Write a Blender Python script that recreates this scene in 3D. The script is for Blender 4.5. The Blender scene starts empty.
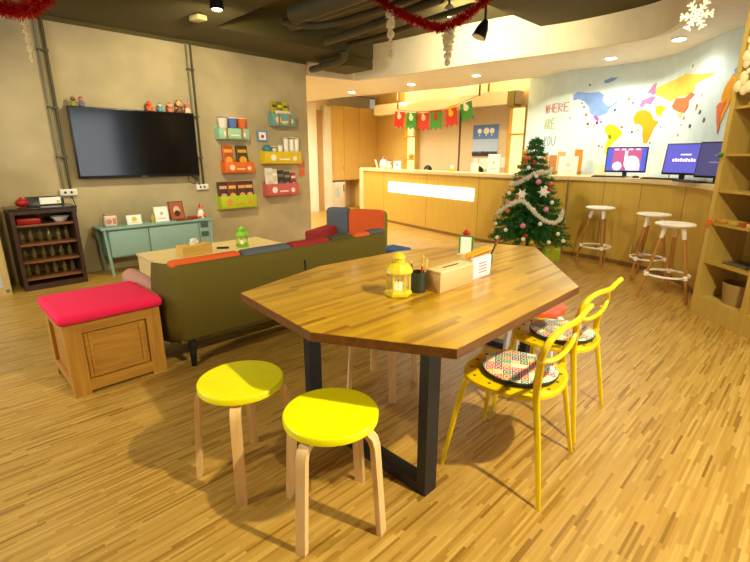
import bpy, bmesh, math, random
from mathutils import Vector, Matrix
random.seed(7)
S = bpy.context.scene
COL = S.collection
# ---------------------------------------------------------------- camera
cam_d = bpy.data.cameras.new('camera'); cam = bpy.data.objects.new('camera', cam_d); COL.objects.link(cam)
cam_d.sensor_width = 36; cam_d.lens = 36*450/750.0; cam_d.clip_start = .02
cam.location = (0, 0, 1.36)
cam.rotation_euler = (math.radians(90-15.5), 0, math.radians(-45))
S.camera = cam
# ---------------------------------------------------------------- world, view, lights
W = bpy.data.worlds.new('world'); S.world = W; W.use_nodes = True
W.node_tree.nodes['Background'].inputs[0].default_value = (1, .8, .55, 1)
W.node_tree.nodes['Background'].inputs[1].default_value = .25
S.view_settings.view_transform = 'Standard'; S.view_settings.look = 'None'
S.view_settings.gamma = 1; S.view_settings.use_curve_mapping = False
S.view_settings.exposure = 0.68
WARM = (1, .90, .57)
def lamp(kind, loc, power, color=WARM, size=.06, aim=None, spot=None, sx=None, sy=None, blend=.6):
    d = bpy.data.lights.new('lamp', kind); d.energy = power; d.color = color
    o = bpy.data.objects.new('lamp_light', d); COL.objects.link(o); o.location = loc
    if kind == 'AREA':
        d.shape = 'RECTANGLE'; d.size = sx; d.size_y = sy
    else:
        d.shadow_soft_size = size
    if kind == 'SPOT':
        d.spot_size = math.radians(spot); d.spot_blend = blend
    if aim is not None:
        v = Vector(aim)-Vector(loc); o.rotation_euler = v.to_track_quat('-Z', 'Y').to_euler()
    return o
DOWN = [(6.50, 7.15), (6.58, 5.67), (6.61, 4.34), (6.72, 2.37), (6.20, 1.50)]
# ceiling lamps, some of them unseen added fill: x, y, z, power, aim
CEIL = [(1.5, -.6, 2.66, 255, (1.6, .9, 0)), (-.9, 2.0, 2.66, 80, (-.6, 2.3, 0)), (2.27, 4.33, 2.66, 100, (2.9, 6.2, 1.0)),
        (3.8, 1.0, 2.8, 55, (4.6, 1.6, .2)), (.2, 4.2, 2.66, 40, (.2, 5.0, 0))]
lamp('SPOT', (4.70, 3.5, 2.90), 175, size=.04, aim=(6.1, 3.7, 2.75), spot=150, blend=.8)
lamp('SPOT', (5.4, 8.0, 2.55), 190, size=.1, aim=(5.8, 8.1, 0), spot=160)   # hidden fill lamp added to brighten the hall behind the concrete wall
for x, y, z, p, a in CEIL:
    lamp('SPOT', (x, y, z-.03), p, size=.045, aim=a, spot=150, blend=.8)
for (x, y), p in zip(DOWN, (185, 80, 125, 72, 28)):
    lamp('SPOT', (x, y, 2.585), p, color=(1, .93, .76), size=.05, aim=(x, y, 0), spot=150, blend=.7)
for x, y, p in ((7.6, 7.2, 20), (7.8, 5.9, 16), (7.85, 4.7, 12)):
    lamp('AREA', (x, y, 2.62), p, color=(1, .82, .42), aim=(x+.4, y, 4), sx=.1, sy=1.1)
lamp('AREA', (-2.3, 4.2, 1.5), 30, color=(.85, .92, 1), aim=(1, 4.6, .6), sx=1.6, sy=1.4)

# ---------------------------------------------------------------- helpers
def lin(c):
    if isinstance(c, str):
        c = c.lstrip('#'); c = [int(c[i:i+2], 16)/255 for i in (0, 2, 4)]
    return tuple((x/12.92 if x <= .04045 else ((x+.055)/1.055)**2.4) for x in c[:3])+(1,)
MATS = {}
def mat(name, c, rough=.5, metal=0, bump=0, bscale=60, emit=None, es=1, trans=0, var=0, vscale=8, coat=0, alpha=1):
    if name in MATS: return MATS[name]
    m = bpy.data.materials.new(name); m.use_nodes = True; nt = m.node_tree
    b = nt.nodes['Principled BSDF']; c = lin(c)
    b.inputs['Base Color'].default_value = c; b.inputs['Roughness'].default_value = rough
    b.inputs['Metallic'].default_value = metal
    if trans: b.inputs['Transmission Weight'].default_value = trans; b.inputs['IOR'].default_value = 1.1
    if coat: b.inputs['Coat Weight'].default_value = coat
    if alpha < 1: b.inputs['Alpha'].default_value = alpha
    if emit: b.inputs['Emission Color'].default_value = lin(emit); b.inputs['Emission Strength'].default_value = es
    tc = nt.nodes.new('ShaderNodeTexCoord')
    if var or not bump:
        n = nt.nodes.new('ShaderNodeTexNoise'); n.inputs['Scale'].default_value = vscale; n.inputs['Detail'].default_value = 5
        nt.links.new(tc.outputs['Object'], n.inputs['Vector'])
        r = nt.nodes.new('ShaderNodeMapRange'); v = var or .04
        r.inputs[1].default_value = .3; r.inputs[2].default_value = .7; r.inputs[3].default_value = 1-v; r.inputs[4].default_value = 1+v
        nt.links.new(n.outputs['Fac'], r.inputs[0])
        mx = nt.nodes.new('ShaderNodeVectorMath'); mx.operation = 'SCALE'; mx.inputs[0].default_value = c[:3]
        nt.links.new(r.outputs[0], mx.inputs['Scale']); nt.links.new(mx.outputs[0], b.inputs['Base Color'])
    if bump:
        n = nt.nodes.new('ShaderNodeTexNoise'); n.inputs['Scale'].default_value = bscale; n.inputs['Detail'].default_value = 3
        nt.links.new(tc.outputs['Object'], n.inputs['Vector'])
        bp = nt.nodes.new('ShaderNodeBump'); bp.inputs['Strength'].default_value = bump; bp.inputs['Distance'].default_value = .01
        nt.links.new(n.outputs['Fac'], bp.inputs['Height']); nt.links.new(bp.outputs[0], b.inputs['Normal'])
    MATS[name] = m; return m
def math_node(nt, op, a, b=None):
    n = nt.nodes.new('ShaderNodeMath'); n.operation = op
    for i, v in enumerate((a, b)):
        if v is None: continue
        if hasattr(v, 'links'): nt.links.new(v, n.inputs[i])
        else: n.inputs[i].default_value = v
    return n.outputs[0]
def strips(name, cols, w, L, rough=.35, axes='XY', groove=.75, grain=.12, coat=0, gw=.04):
    """staggered wooden strips, w wide, L long, each strip its own tone"""
    if name in MATS: return MATS[name]
    m = bpy.data.materials.new(name); m.use_nodes = True; nt = m.node_tree; b = nt.nodes['Principled BSDF']
    b.inputs['Roughness'].default_value = rough; b.inputs['Coat Weight'].default_value = coat
    b.inputs['Coat Roughness'].default_value = .12
    tc = nt.nodes.new('ShaderNodeTexCoord'); sp = nt.nodes.new('ShaderNodeSeparateXYZ'); nt.links.new(tc.outputs['Object'], sp.inputs[0])
    u, v = sp.outputs[axes[0]], sp.outputs[axes[1]]
    vr = math_node(nt, 'DIVIDE', v, w); row = math_node(nt, 'FLOOR', vr)
    wn = nt.nodes.new('ShaderNodeTexWhiteNoise'); wn.noise_dimensions = '1D'; nt.links.new(row, wn.inputs['W'])
    uu = math_node(nt, 'ADD', math_node(nt, 'DIVIDE', u, L), math_node(nt, 'MULTIPLY', wn.outputs['Value'], 7.3)); cell = math_node(nt, 'FLOOR', uu)
    cb = nt.nodes.new('ShaderNodeCombineXYZ'); nt.links.new(row, cb.inputs[0]); nt.links.new(cell, cb.inputs[1])
    w2 = nt.nodes.new('ShaderNodeTexWhiteNoise'); w2.noise_dimensions = '2D'; nt.links.new(cb.outputs[0], w2.inputs['Vector'])
    cr = nt.nodes.new('ShaderNodeValToRGB'); nt.links.new(w2.outputs['Value'], cr.inputs[0])
    el = cr.color_ramp.elements
    while len(el) < len(cols): el.new(.5)
    for i, c in enumerate(cols): el[i].position = i/(len(cols)-1); el[i].color = lin(c)
    # grain
    mp = nt.nodes.new('ShaderNodeMapping'); nt.links.new(tc.outputs['Object'], mp.inputs[0])
    sc = {'X': 0, 'Y': 1, 'Z': 2}; s = [60, 60, 60]; s[sc[axes[0]]] = 4; mp.inputs['Scale'].default_value = s
    gn = nt.nodes.new('ShaderNodeTexNoise'); gn.inputs['Scale'].default_value = 1.5; gn.inputs['Detail'].default_value = 4
    nt.links.new(mp.outputs[0], gn.inputs['Vector'])
    g = math_node(nt, 'ADD', math_node(nt, 'MULTIPLY', gn.outputs['Fac'], grain*2), 1-grain)
    fr = math_node(nt, 'FRACT', vr); e1 = math_node(nt, 'LESS_THAN', fr, gw)
    fu = math_node(nt, 'FRACT', uu); e2 = math_node(nt, 'LESS_THAN', fu, gw*w/L)
    e = math_node(nt, 'MAXIMUM', e1, e2)
    k = math_node(nt, 'MULTIPLY', g, math_node(nt, 'SUBTRACT', 1, math_node(nt, 'MULTIPLY', e, 1-groove)))
    vm = nt.nodes.new('ShaderNodeVectorMath'); vm.operation = 'SCALE'
    nt.links.new(cr.outputs[0], vm.inputs[0]); nt.links.new(k, vm.inputs['Scale']); nt.links.new(vm.outputs[0], b.inputs['Base Color'])
    MATS[name] = m; return m
def wood(name, c1, c2, axis='X', rough=.45, scale=5, coat=0):
    if name in MATS: return MATS[name]
    m = bpy.data.materials.new(name); m.use_nodes = True; nt = m.node_tree; b = nt.nodes['Principled BSDF']
    b.inputs['Roughness'].default_value = rough; b.inputs['Coat Weight'].default_value = coat
    tc = nt.nodes.new('ShaderNodeTexCoord'); mp = nt.nodes.new('ShaderNodeMapping'); nt.links.new(tc.outputs['Object'], mp.inputs[0])
    s = [9, 9, 9]; s['XYZ'.index(axis)] = .8; mp.inputs['Scale'].default_value = s
    n = nt.nodes.new('ShaderNodeTexNoise'); n.inputs['Scale'].default_value = scale; n.inputs['Detail'].default_value = 8; n.inputs['Distortion'].default_value = .6
    nt.links.new(mp.outputs[0], n.inputs['Vector'])
    cr = nt.nodes.new('ShaderNodeValToRGB'); nt.links.new(n.outputs['Fac'], cr.inputs[0])
    cr.color_ramp.elements[0].position = .3; cr.color_ramp.elements[0].color = lin(c1)
    cr.color_ramp.elements[1].position = .7; cr.color_ramp.elements[1].color = lin(c2)
    nt.links.new(cr.outputs[0], b.inputs['Base Color']); MATS[name] = m; return m
def patch(name, cols, size=.035, base='#f3ecd8'):
    """little coloured tiles with round rings, like the printed seat pads"""
    m = bpy.data.materials.new(name); m.use_nodes = True; nt = m.node_tree; b = nt.nodes['Principled BSDF']; b.inputs['Roughness'].default_value = .9
    tc = nt.nodes.new('ShaderNodeTexCoord'); sp = nt.nodes.new('ShaderNodeSeparateXYZ'); nt.links.new(tc.outputs['Object'], sp.inputs[0])
    def cells(sz):
        x = math_node(nt, 'DIVIDE', sp.outputs[0], sz); y = math_node(nt, 'DIVIDE', sp.outputs[1], sz)
        return x, y, math_node(nt, 'FLOOR', x), math_node(nt, 'FLOOR', y)
    _, _, bx_, by_ = cells(size)
    cb = nt.nodes.new('ShaderNodeCombineXYZ'); nt.links.new(bx_, cb.inputs[0]); nt.links.new(by_, cb.inputs[1])
    w = nt.nodes.new('ShaderNodeTexWhiteNoise'); w.noise_dimensions = '2D'; nt.links.new(cb.outputs[0], w.inputs[0])
    cr = nt.nodes.new('ShaderNodeValToRGB'); cr.color_ramp.interpolation = 'CONSTANT'; nt.links.new(w.outputs['Value'], cr.inputs[0])
    el = cr.color_ramp.elements
    while len(el) < len(cols): el.new(.5)
    for i, c in enumerate(cols): el[i].position = i/len(cols); el[i].color = lin(c)
    x, y, _, _ = cells(size)
    fx = math_node(nt, 'ABSOLUTE', math_node(nt, 'SUBTRACT', math_node(nt, 'FRACT', x), .5)); fy = math_node(nt, 'ABSOLUTE', math_node(nt, 'SUBTRACT', math_node(nt, 'FRACT', y), .5))
    r = math_node(nt, 'SQRT', math_node(nt, 'ADD', math_node(nt, 'MULTIPLY', fx, fx), math_node(nt, 'MULTIPLY', fy, fy)))
    ring = math_node(nt, 'MULTIPLY', math_node(nt, 'GREATER_THAN', r, .22), math_node(nt, 'LESS_THAN', r, .31))
    grid = math_node(nt, 'GREATER_THAN', math_node(nt, 'MAXIMUM', fx, fy), .465)
    ring = math_node(nt, 'MAXIMUM', ring, grid)
    mx = nt.nodes.new('ShaderNodeMix'); mx.data_type = 'RGBA'; nt.links.new(ring, mx.inputs[0])
    nt.links.new(cr.outputs[0], mx.inputs[6]); mx.inputs[7].default_value = lin(base)
    nt.links.new(mx.outputs[2], b.inputs['Base Color']); return m

class MB:
    def __init__(s): s.bm = bmesh.new()
    def _tag(s, vs, M):
        if M is not None: bmesh.ops.transform(s.bm, matrix=M, verts=vs)
    def box(s, x0, x1, y0, y1, z0, z1, M=None, bev=0):
        r = bmesh.ops.create_cube(s.bm, size=1); vs = r['verts']
        bmesh.ops.transform(s.bm, matrix=Matrix.Translation(((x0+x1)/2, (y0+y1)/2, (z0+z1)/2)) @ Matrix.Diagonal((abs(x1-x0), abs(y1-y0), abs(z1-z0), 1)), verts=vs)
        if bev:
            es = list({e for v in vs for e in v.link_edges})
            r2 = bmesh.ops.bevel(s.bm, geom=es, offset=bev, segments=3, affect='EDGES', profile=.5)
            vs = list({v for f in r2['faces'] for v in f.verts} | {v for v in vs if v.is_valid})
        s._tag(vs, M); return s
    def cyl(s, p1, p2, r1, r2=None, n=16, caps=True):
        p1, p2 = Vector(p1), Vector(p2); r2 = r1 if r2 is None else r2; d = p2-p1
        r = bmesh.ops.create_cone(s.bm, cap_ends=caps, segments=n, radius1=max(r1, 1e-5), radius2=max(r2, 1e-5), depth=d.length)
        bmesh.ops.transform(s.bm, matrix=Matrix.Translation((p1+p2)/2) @ d.to_track_quat('Z', 'Y').to_matrix().to_4x4(), verts=r['verts']); return s
    def tube(s, pts, r, n=8, closed=False, flat=1.0, up=None):
        pts = [Vector(p) for p in pts]; N = len(pts); rings = []
        rr = r if isinstance(r, (list, tuple)) else [r]*N
        prev = None
        for i, p in enumerate(pts):
            a = pts[(i-1) % N] if (closed or i > 0) else p; b = pts[(i+1) % N] if (closed or i < N-1) else p
            t = (b-a).normalized()
            if up is not None: side = t.cross(Vector(up)).normalized()
            elif prev is None: side = t.cross(Vector((0, 0, 1)) if abs(t.z) < .9 else Vector((1, 0, 0))).normalized()
            else: side = (prev-t*prev.dot(t)).normalized()
            prev = side; u = side.cross(t)
            rings.append([s.bm.verts.new(p+side*math.cos(2*math.pi*k/n)*rr[i]+u*math.sin(2*math.pi*k/n)*rr[i]*flat) for k in range(n)])
        for i in range(N if closed else N-1):
            A, B = rings[i], rings[(i+1) % N]
            for k in range(n): s.bm.faces.new((A[k], A[(k+1) % n], B[(k+1) % n], B[k]))
        if not closed: s.bm.faces.new(rings[0][::-1]); s.bm.faces.new(rings[-1])
        return s
    def prism(s, poly, z0, z1, M=None):
        lo = [s.bm.verts.new((x, y, z0)) for x, y in poly]; hi = [s.bm.verts.new((x, y, z1)) for x, y in poly]; n = len(poly)
        f1 = s.bm.faces.new(lo[::-1]); f2 = s.bm.faces.new(hi)
        for i in range(n): s.bm.faces.new((lo[i], lo[(i+1) % n], hi[(i+1) % n], hi[i]))
        if n > 4: bmesh.ops.triangulate(s.bm, faces=[f1, f2])
        s._tag(lo+hi, M); return s
    def sph(s, c, r, sc=(1, 1, 1), n=12, M=None):
        q = bmesh.ops.create_uvsphere(s.bm, u_segments=n, v_segments=max(6, n*2//3), radius=r)
        T = Matrix.Translation(c) @ Matrix.Diagonal((*sc, 1)); s._tag(q['verts'], (M @ T) if M is not None else T); return s
    def lathe(s, prof, n=24, c=(0, 0, 0)):
        rings = []
        for r, z in prof: rings.append([s.bm.verts.new((c[0]+max(r, 1e-4)*math.cos(2*math.pi*k/n), c[1]+max(r, 1e-4)*math.sin(2*math.pi*k/n), c[2]+z)) for k in range(n)])
        for A, B in zip(rings, rings[1:]):
            for k in range(n): s.bm.faces.new((A[k], A[(k+1) % n], B[(k+1) % n], B[k]))
        s.bm.faces.new(rings[0][::-1]); s.bm.faces.new(rings[-1]); return s
    def ribbon(s, line, z0, z1, th):
        """vertical wall of thickness th following a plan polyline (thickness to the left of travel)"""
        P = [Vector((x, y, 0)) for x, y in line]; off = []
        for i, p in enumerate(P):
            t = (P[min(i+1, len(P)-1)]-P[max(i-1, 0)]).normalized(); off.append(p+Vector((-t.y, t.x, 0))*th)
        rows = [[s.bm.verts.new((a.x, a.y, z0)), s.bm.verts.new((a.x, a.y, z1)), s.bm.verts.new((b.x, b.y, z1)), s.bm.verts.new((b.x, b.y, z0))] for a, b in zip(P, off)]
        for A, B in zip(rows, rows[1:]):
            for k in range(4): s.bm.faces.new((A[k], A[(k+1) % 4], B[(k+1) % 4], B[k]))
        s.bm.faces.new(rows[0]); s.bm.faces.new(rows[-1][::-1]); return s
    def build(s, name, m, parent=None, smooth=False, loc=None, rot=None):
        bmesh.ops.recalc_face_normals(s.bm, faces=s.bm.faces)
        me = bpy.data.meshes.new(name); s.bm.to_mesh(me); s.bm.free()
        for x in (m if isinstance(m, (list, tuple)) else [m]): me.materials.append(x)
        if smooth:
            for p in me.polygons: p.use_smooth = True
            try: me.set_sharp_from_angle(angle=math.radians(40))
            except Exception: pass
        o = bpy.data.objects.new(name, me); COL.objects.link(o)
        if parent is not None: o.parent = parent
        if loc: o.location = loc
        if rot: o.rotation_euler = rot
        return o
def thing(name, label, cat, loc=(0, 0, 0), rz=0, group=None):
    o = bpy.data.objects.new(name, None); COL.objects.link(o); o.location = loc; o.rotation_euler = (0, 0, rz); o.empty_display_size = .1
    return tag(o, label, cat, group)
def tag(o, label, cat, group=None):
    o['label'] = label; o['category'] = cat
    if group: o['group'] = group
    return o
def struct(o): o['kind'] = 'structure'; return o
def dup(o, loc, rz=None, label=None, group=None):
    r = o.copy(); COL.objects.link(r); r.location = loc
    if rz is not None: r.rotation_euler = (0, 0, rz)
    if label: r['label'] = label
    if group: r['group'] = group
    for ch in o.children:
        c = ch.copy(); COL.objects.link(c); c.parent = r
        for g in ch.children: d = g.copy(); COL.objects.link(d); d.parent = c
    return r
def crom(P, k=8):
    out = []
    for i in range(len(P)-1):
        p0, p1, p2, p3 = P[max(i-1, 0)], P[i], P[i+1], P[min(i+2, len(P)-1)]
        for j in range(k):
            t = j/k; out.append(tuple(.5*((2*b)+(-a+c)*t+(2*a-5*b+4*c-d)*t*t+(-a+3*b-3*c+d)*t**3) for a, b, c, d in zip(p0, p1, p2, p3)))
    out.append(tuple(P[-1])); return out
def part_box(name, m, parent, x0, x1, y0, y1, z0, z1, bev=0, M=None):
    return MB().box(x0, x1, y0, y1, z0, z1, M, bev).build(name, m, parent, smooth=bool(bev))
def text_mesh(txt, size, m, name, parent=None, depth=.002, M=None):
    cu = bpy.data.curves.new(name, 'FONT'); cu.body = txt; cu.size = size; cu.extrude = depth; cu.align_x = 'CENTER'; cu.align_y = 'CENTER'
    t = bpy.data.objects.new(name, cu); COL.objects.link(t); bpy.context.view_layer.update()
    me = bpy.data.meshes.new_from_object(t); bpy.data.objects.remove(t); bpy.data.curves.remove(cu)
    me.materials.clear(); me.materials.append(m)
    if M is not None: me.transform(M)
    o = bpy.data.objects.new(name, me); COL.objects.link(o)
    if parent is not None: o.parent = parent
    return o

# ---------------------------------------------------------------- materials
CONC = mat('concrete', '#b4a27c', .85, bump=.45, bscale=7, var=.22, vscale=1.3)
DARK = mat('dark_ceiling_paint', '#4e441a', .85)
PIPE = mat('dark_pipe_paint', '#4a4226', .6)
CREAM = mat('cream_plaster', '#e6d8b8', .8)
WHITEP = mat('white_plaster', '#efe9dc', .75)
MAPW = mat('pale_blue_wall', '#d4eaf4', .75)
OAK = wood('oak_panel', '#cca544', '#d6b050', 'Z', .45, 3)
OAKL = wood('light_oak_top', '#e2c894', '#ecd6a8', 'X', .4, 3)
PANEL = wood('beige_panel', '#d8c098', '#dec8a2', 'Z', .5, 2)
CABW = wood('honey_cabinet', '#e2c070', '#e8c87c', 'Z', .45, 2)
TABLEW = strips('table_butcher_block', ['#94640e', '#bc8e1c', '#c49622', '#ac7e16', '#d0a02a', '#be901e'], .026, .34, .3, 'XY', .85, .12, coat=.35)
FLOORM = strips('strip_parquet', ['#8a621e', '#b48a3c', '#bb9346', '#ac8234', '#c49e50', '#b88e40', '#9e7428', '#c09a4c'], .0115, .21, .38, 'XY', .8, .1, gw=.05)
BLACK = mat('black_powder_coat', '#141210', .5)
BLKPL = mat('black_plastic', '#0c0b0c', .35)
LIME = mat('lime_yellow_lacquer', '#f2ec04', .35)
BIRCH = wood('birch_bentwood', '#dcb070', '#ecc88c', 'Z', .45, 3)
YEL = mat('yellow_plastic', '#e6c404', .35)
WHITE = mat('white_plastic', '#ece6da', .4)
PAPER = mat('white_paper', '#f4f0e6', .8)
MAG = mat('magenta_fabric', '#e8144e', .9, bump=.3, bscale=300)
CRATE = wood('crate_pine', '#a06c1c', '#bc882c', 'X', .6, 4)
CRATEV = wood('crate_pine_upright', '#a06c1c', '#bc882c', 'Z', .6, 4)
OLIVE = mat('olive_fabric', '#5e5008', .9, bump=.2, bscale=250)
ORANGE = mat('orange_fabric', '#d9591c', .9, bump=.2, bscale=250)
SLATE = mat('slate_blue_fabric', '#565a66', .9, bump=.2, bscale=250)
REDF = mat('dark_red_fabric', '#98201c', .9, bump=.2, bscale=250)
PINKF = mat('dusty_pink_fabric', '#b5806f', .9, bump=.2, bscale=250)
DGREEN = mat('moss_fabric', '#46461c', .9, bump=.2, bscale=250)
BLUEF = mat('blue_fabric', '#3e6496', .9, bump=.2, bscale=250)
TEAL = mat('teal_paint', '#88a69c', .5)
DKW = wood('dark_walnut', '#2c1408', '#3e1e0c', 'Z', .4, 4)
MIDW = wood('shelf_walnut', '#6d4020', '#84522a', 'X', .5, 4)
GLASS = mat('clear_glass', '#ffffff', .02, trans=1, alpha=.35)
CREAMF = mat('cream_fabric', '#d6c79c', .9)
RED = mat('red_gloss', '#b01812', .3)
METAL = mat('grey_metal', '#8c8a84', .35, .8)

def translucent(name, c, f=.55):
    m = mat(name, c, .6); nt = m.node_tree; out = [n for n in nt.nodes if n.type == 'OUTPUT_MATERIAL'][0]
    tr = nt.nodes.new('ShaderNodeBsdfTranslucent'); tr.inputs[0].default_value = lin(c); mx = nt.nodes.new('ShaderNodeMixShader'); mx.inputs[0].default_value = f
    nt.links.new(nt.nodes['Principled BSDF'].outputs[0], mx.inputs[1]); nt.links.new(tr.outputs[0], mx.inputs[2]); nt.links.new(mx.outputs[0], out.inputs[0]); return m
translucent('pale_tinsel', '#fff8e0')
# ---------------------------------------------------------------- structure
struct(MB().box(-3.2, 11, -2.8, 11, -.1, 0).build('floor', FLOORM))
struct(MB().box(-3.2, 11, -2.8, 11, 3.12, 3.22).build('ceiling', DARK))
FAS = crom([(4.66, 6.36), (5.70, 6.09)], 1) + crom([(5.70, 6.09), (5.83, 5.26), (5.87, 3.94), (5.97, 3.13), (6.055, 2.45), (5.96, 1.66), (5.55, 1.30), (5.09, 1.13), (4.4, .7), (3.5, -.2), (2.6, -1.3)], 8)[1:]
WL = crom([(7.87, 4.07), (7.50, 3.60), (7.30, 3.19), (7.32, 2.58), (7.25, 1.98), (6.95, 1.6), (6.52, 1.28), (6.02, .9), (5.4, .45), (4.6, -.35), (3.6, -1.5), (2.5, -2.7)], 6)
CV = [(7.55, 3.66), (7.47, 4.17), (7.5, 5.27), (7.3, 6.4), (6.96, 7.88), (6.9, 9.35)]
wr = [p for p in WL if p[1] < 3.6][::-1]
struct(MB().prism(FAS+wr+CV+[(3.4, 9.35), (3.4, 6.42), (4.66, 6.42)], 2.6, 2.68).build('ceiling.001', WHITEP))
struct(MB().ribbon(FAS[1:], 2.602, 3.12, -.06).build('trim_1', CREAM))
struct(MB().ribbon([(4.66, 6.30), (5.70, 6.09)], 2.602, 2.86, .06).build('trim_2', CREAM))
# dropped dark ceiling: left field, band beside the counter, near field
struct(MB().box(-3.2, 2.75, -2.7, 6.2, 2.78, 3.12).build('ceiling.002', DARK))
struct(MB().prism([(2.75, 5.36), (5.32, 5.36), (5.32, 6.1), (4.66, 6.2), (2.75, 6.2)], 2.79, 3.12).build('ceiling.003', DARK))
fr = [p for p in FAS if p[1] < 3.03]
struct(MB().prism([(2.75, 3.03), (2.75, -1.2)]+[(x-.06, y+.03) for x, y in fr[::-1]], 2.93, 3.12).build('ceiling.004', DARK))
struct(MB().box(6.2, 10.6, 3.2, 9.4, 2.9, 3.1).build('ceiling.005', CREAM))
struct(MB().box(-3.2, 4.66, 6.2, 6.42, 0, 3.12).build('wall_left', CONC))
struct(MB().box(-3.2, -3.0, -2.8, 6.2, 0, 3.12).build('wall_window', CONC))
struct(MB().box(-3.0, 2.6, -2.8, -2.6, 0, 3.12).build('wall_rear', CREAM))
struct(MB().ribbon(WL, 0, 2.93, .12).build('wall_right', MAPW))
wb = thing('wall_back', 'x', 'x'); del wb['label'], wb['category']; wb['kind'] = 'structure'
MB().box(8.5, 8.65, 3.95, 7.5, 0, 2.95).build('panelling', PANEL, wb)
MB().prism([(8.5, 7.5), (8.65, 7.5), (9.6, 9.45), (9.45, 9.45)], 0, 2.95).build('panelling', CABW, wb)
MB().box(6.0, 7.66, 9.35, 9.5, 0, 2.95).build('plaster', CREAM, wb)
MB().box(3.3, 6.05, 9.35, 9.5, 0, 2.95).build('plaster', CREAM, wb)
MB().box(3.2, 3.3, 6.42, 9.5, 0, 2.95).build('plaster', CREAM, wb)
MB().box(7.66, 9.6, 9.8, 9.9, 0, 2.95).build('plaster', CREAM, wb)
MB().box(8.49, 8.5, 5.89, 5.93, 1.0, 2.4).build('panel_gap', mat('dark_gap', '#5a4020', .6), wb)
d1 = thing('door_1', 'x', 'x'); del d1['label'], d1['category']; d1['kind'] = 'structure'
MB().box(6.94, 7.20, 9.22, 9.35, 0, 2.6).build('door_frame', WHITE, d1)
MB().box(7.45, 7.66, 9.22, 9.35, 0, 2.55).build('door_frame', WHITE, d1)
MB().box(7.20, 7.45, 9.3, 9.35, 0, 2.45).build('door_panel', mat('tan_door', '#b8935c', .6), d1)
# daylight window, off frame on the left
w1 = thing('window_1', 'x', 'x'); del w1['label'], w1['category']; w1['kind'] = 'structure'
MB().box(-3.0, -2.95, 3.2, 5.3, .7, 2.3).build('window_frame', WHITE, w1)
MB().box(-2.96, -2.94, 3.28, 5.22, .78, 2.22).build('pane', mat('daylit_pane', '#dde8ee', .4, emit='#dfe9f2', es=3.2), w1)
w2 = thing('window_2', 'x', 'x'); del w2['label'], w2['category']; w2['kind'] = 'structure'
PW = [(3.92, -1.0), (2.62, -2.42)]
MB().ribbon(PW, .1, 2.5, -.03).build('window_frame', BLACK, w2)
MB().ribbon([(3.86, -1.09), (2.66, -2.41)], .2, 2.4, -.09).build('pane', mat('daylit_pane', '#dde8ee', .4), w2)
# beam over the reception
struct(MB().box(8.12, 8.4, 4.45, 8.15, 2.30, 2.53).build('trim_3', CREAM))
struct(MB().box(8.08, 8.4, 4.46, 4.60, 2.26, 2.52).build('trim_4', mat('olive_block', '#8b7a3a', .6)))
struct(MB().box(-3, 4.66, 6.17, 6.2, 2.74, 2.79).build('shadow_strip', DARK))  # dark strip standing in for the thin shadow line under the ceiling
# ---------------------------------------------------------------- ceiling gear
GLOW = mat('lamp_glow', '#fff2d8', .4, emit='#fff0d0', es=14)
for i, (x, y) in enumerate(DOWN):
    nm = ['far-left end of the soffit above the desk', 'soffit above the left of the glowing desk panel', 'soffit above the right end of the reception desk',
          'curved soffit above the left computer screen', 'curved soffit nearest the hanging snowflake'][i]
    t = thing('downlight', 'round recessed downlight in the '+nm, 'ceiling light', (x, y, 2.6), 0, 'recessed downlights')
    MB().lathe([(.085, -.012), (.085, 0), (.06, 0), (.06, -.012)][::1], 24).build('trim_ring', WHITE, t, True)
    MB().cyl((0, 0, -.008), (0, 0, -.016), .062, n=24).build('lens', GLOW, t, True)
for i, (x, y, z, p, a) in enumerate(CEIL):  # far-left, bookcase and left-of-television lamps are unseen added fill
    lab = ['round surface lamp on the dark ceiling behind the camera', 'unseen fill lamp added on the dark ceiling far left', 'bright spot lamp on the dark ceiling in front of the television',
           'unseen fill lamp added on the dark ceiling near the bookcase', 'unseen fill lamp added on the dark ceiling left of the television'][i]
    top = 2.93 if i == 3 else 2.78
    t = thing('ceiling_lamp', lab, 'ceiling light', (x, y, top), 0)
    MB().cyl((0, 0, 0), (0, 0, -.03), .03).build('mount', BLKPL, t, True)
    MB().lathe([(.03, -.03), (.06, -.05), (.065, -(top-z)+.0), (.055, -(top-z)+.0), (.05, -.055)], 20).build('housing', BLKPL, t, True)
    MB().cyl((0, 0, -.06), (0, 0, -(top-z)+.015), .05).build('bulb', GLOW, t, True)
def track_spot(loc, top, label, aim, r=.055):
    t = thing('track_spotlight', label, 'spotlight', loc)
    MB().cyl((0, 0, .02), (0, 0, top-loc[2]), .012).build('stem', BLKPL, t)
    d = Vector(aim).normalized(); p = Vector((0, 0, 0))
    MB().cyl(p-d*.02, p+d*.06, .028, r*.8).cyl(p+d*.06, p+d*.15, r*.8, r, caps=True).build('shade', BLKPL, t, True)
    MB().cyl(p+d*.148, p+d*.153, r*.8).build('bulb', mat('unlit_bulb', '#c8b890', .3), t)
track_spot((4.37, 2.80, 2.66), 2.93, 'black cone spotlight hanging right of the red tinsel', (-.35, .25, -1), .075)
t = thing('track_spotlight', 'small lit spotlight high above the middle of the red tinsel', 'spotlight', (4.70, 3.50, 2.98))
MB().cyl((0, 0, .02), (0, 0, .14), .012).build('stem', BLKPL, t)
MB().lathe([(.02, .05), (.05, .03), (.055, -.02), (.045, -.02)], 16).build('shade', WHITE, t, True)
MB().sph((0, 0, -.035), .045).build('bulb', GLOW, t, True)
t = thing('wall_washer', 'small cream box lamp on the dark ceiling above the television', 'ceiling light', (2.39, 4.98, 2.78), .2)
part_box('mount', BLKPL, t, -.02, .02, -.05, .05, -.02, 0)
part_box('housing', mat('washer_housing', '#8c7c50', .6), t, -.055, .055, -.08, .08, -.07, -.02, .01)
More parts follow.
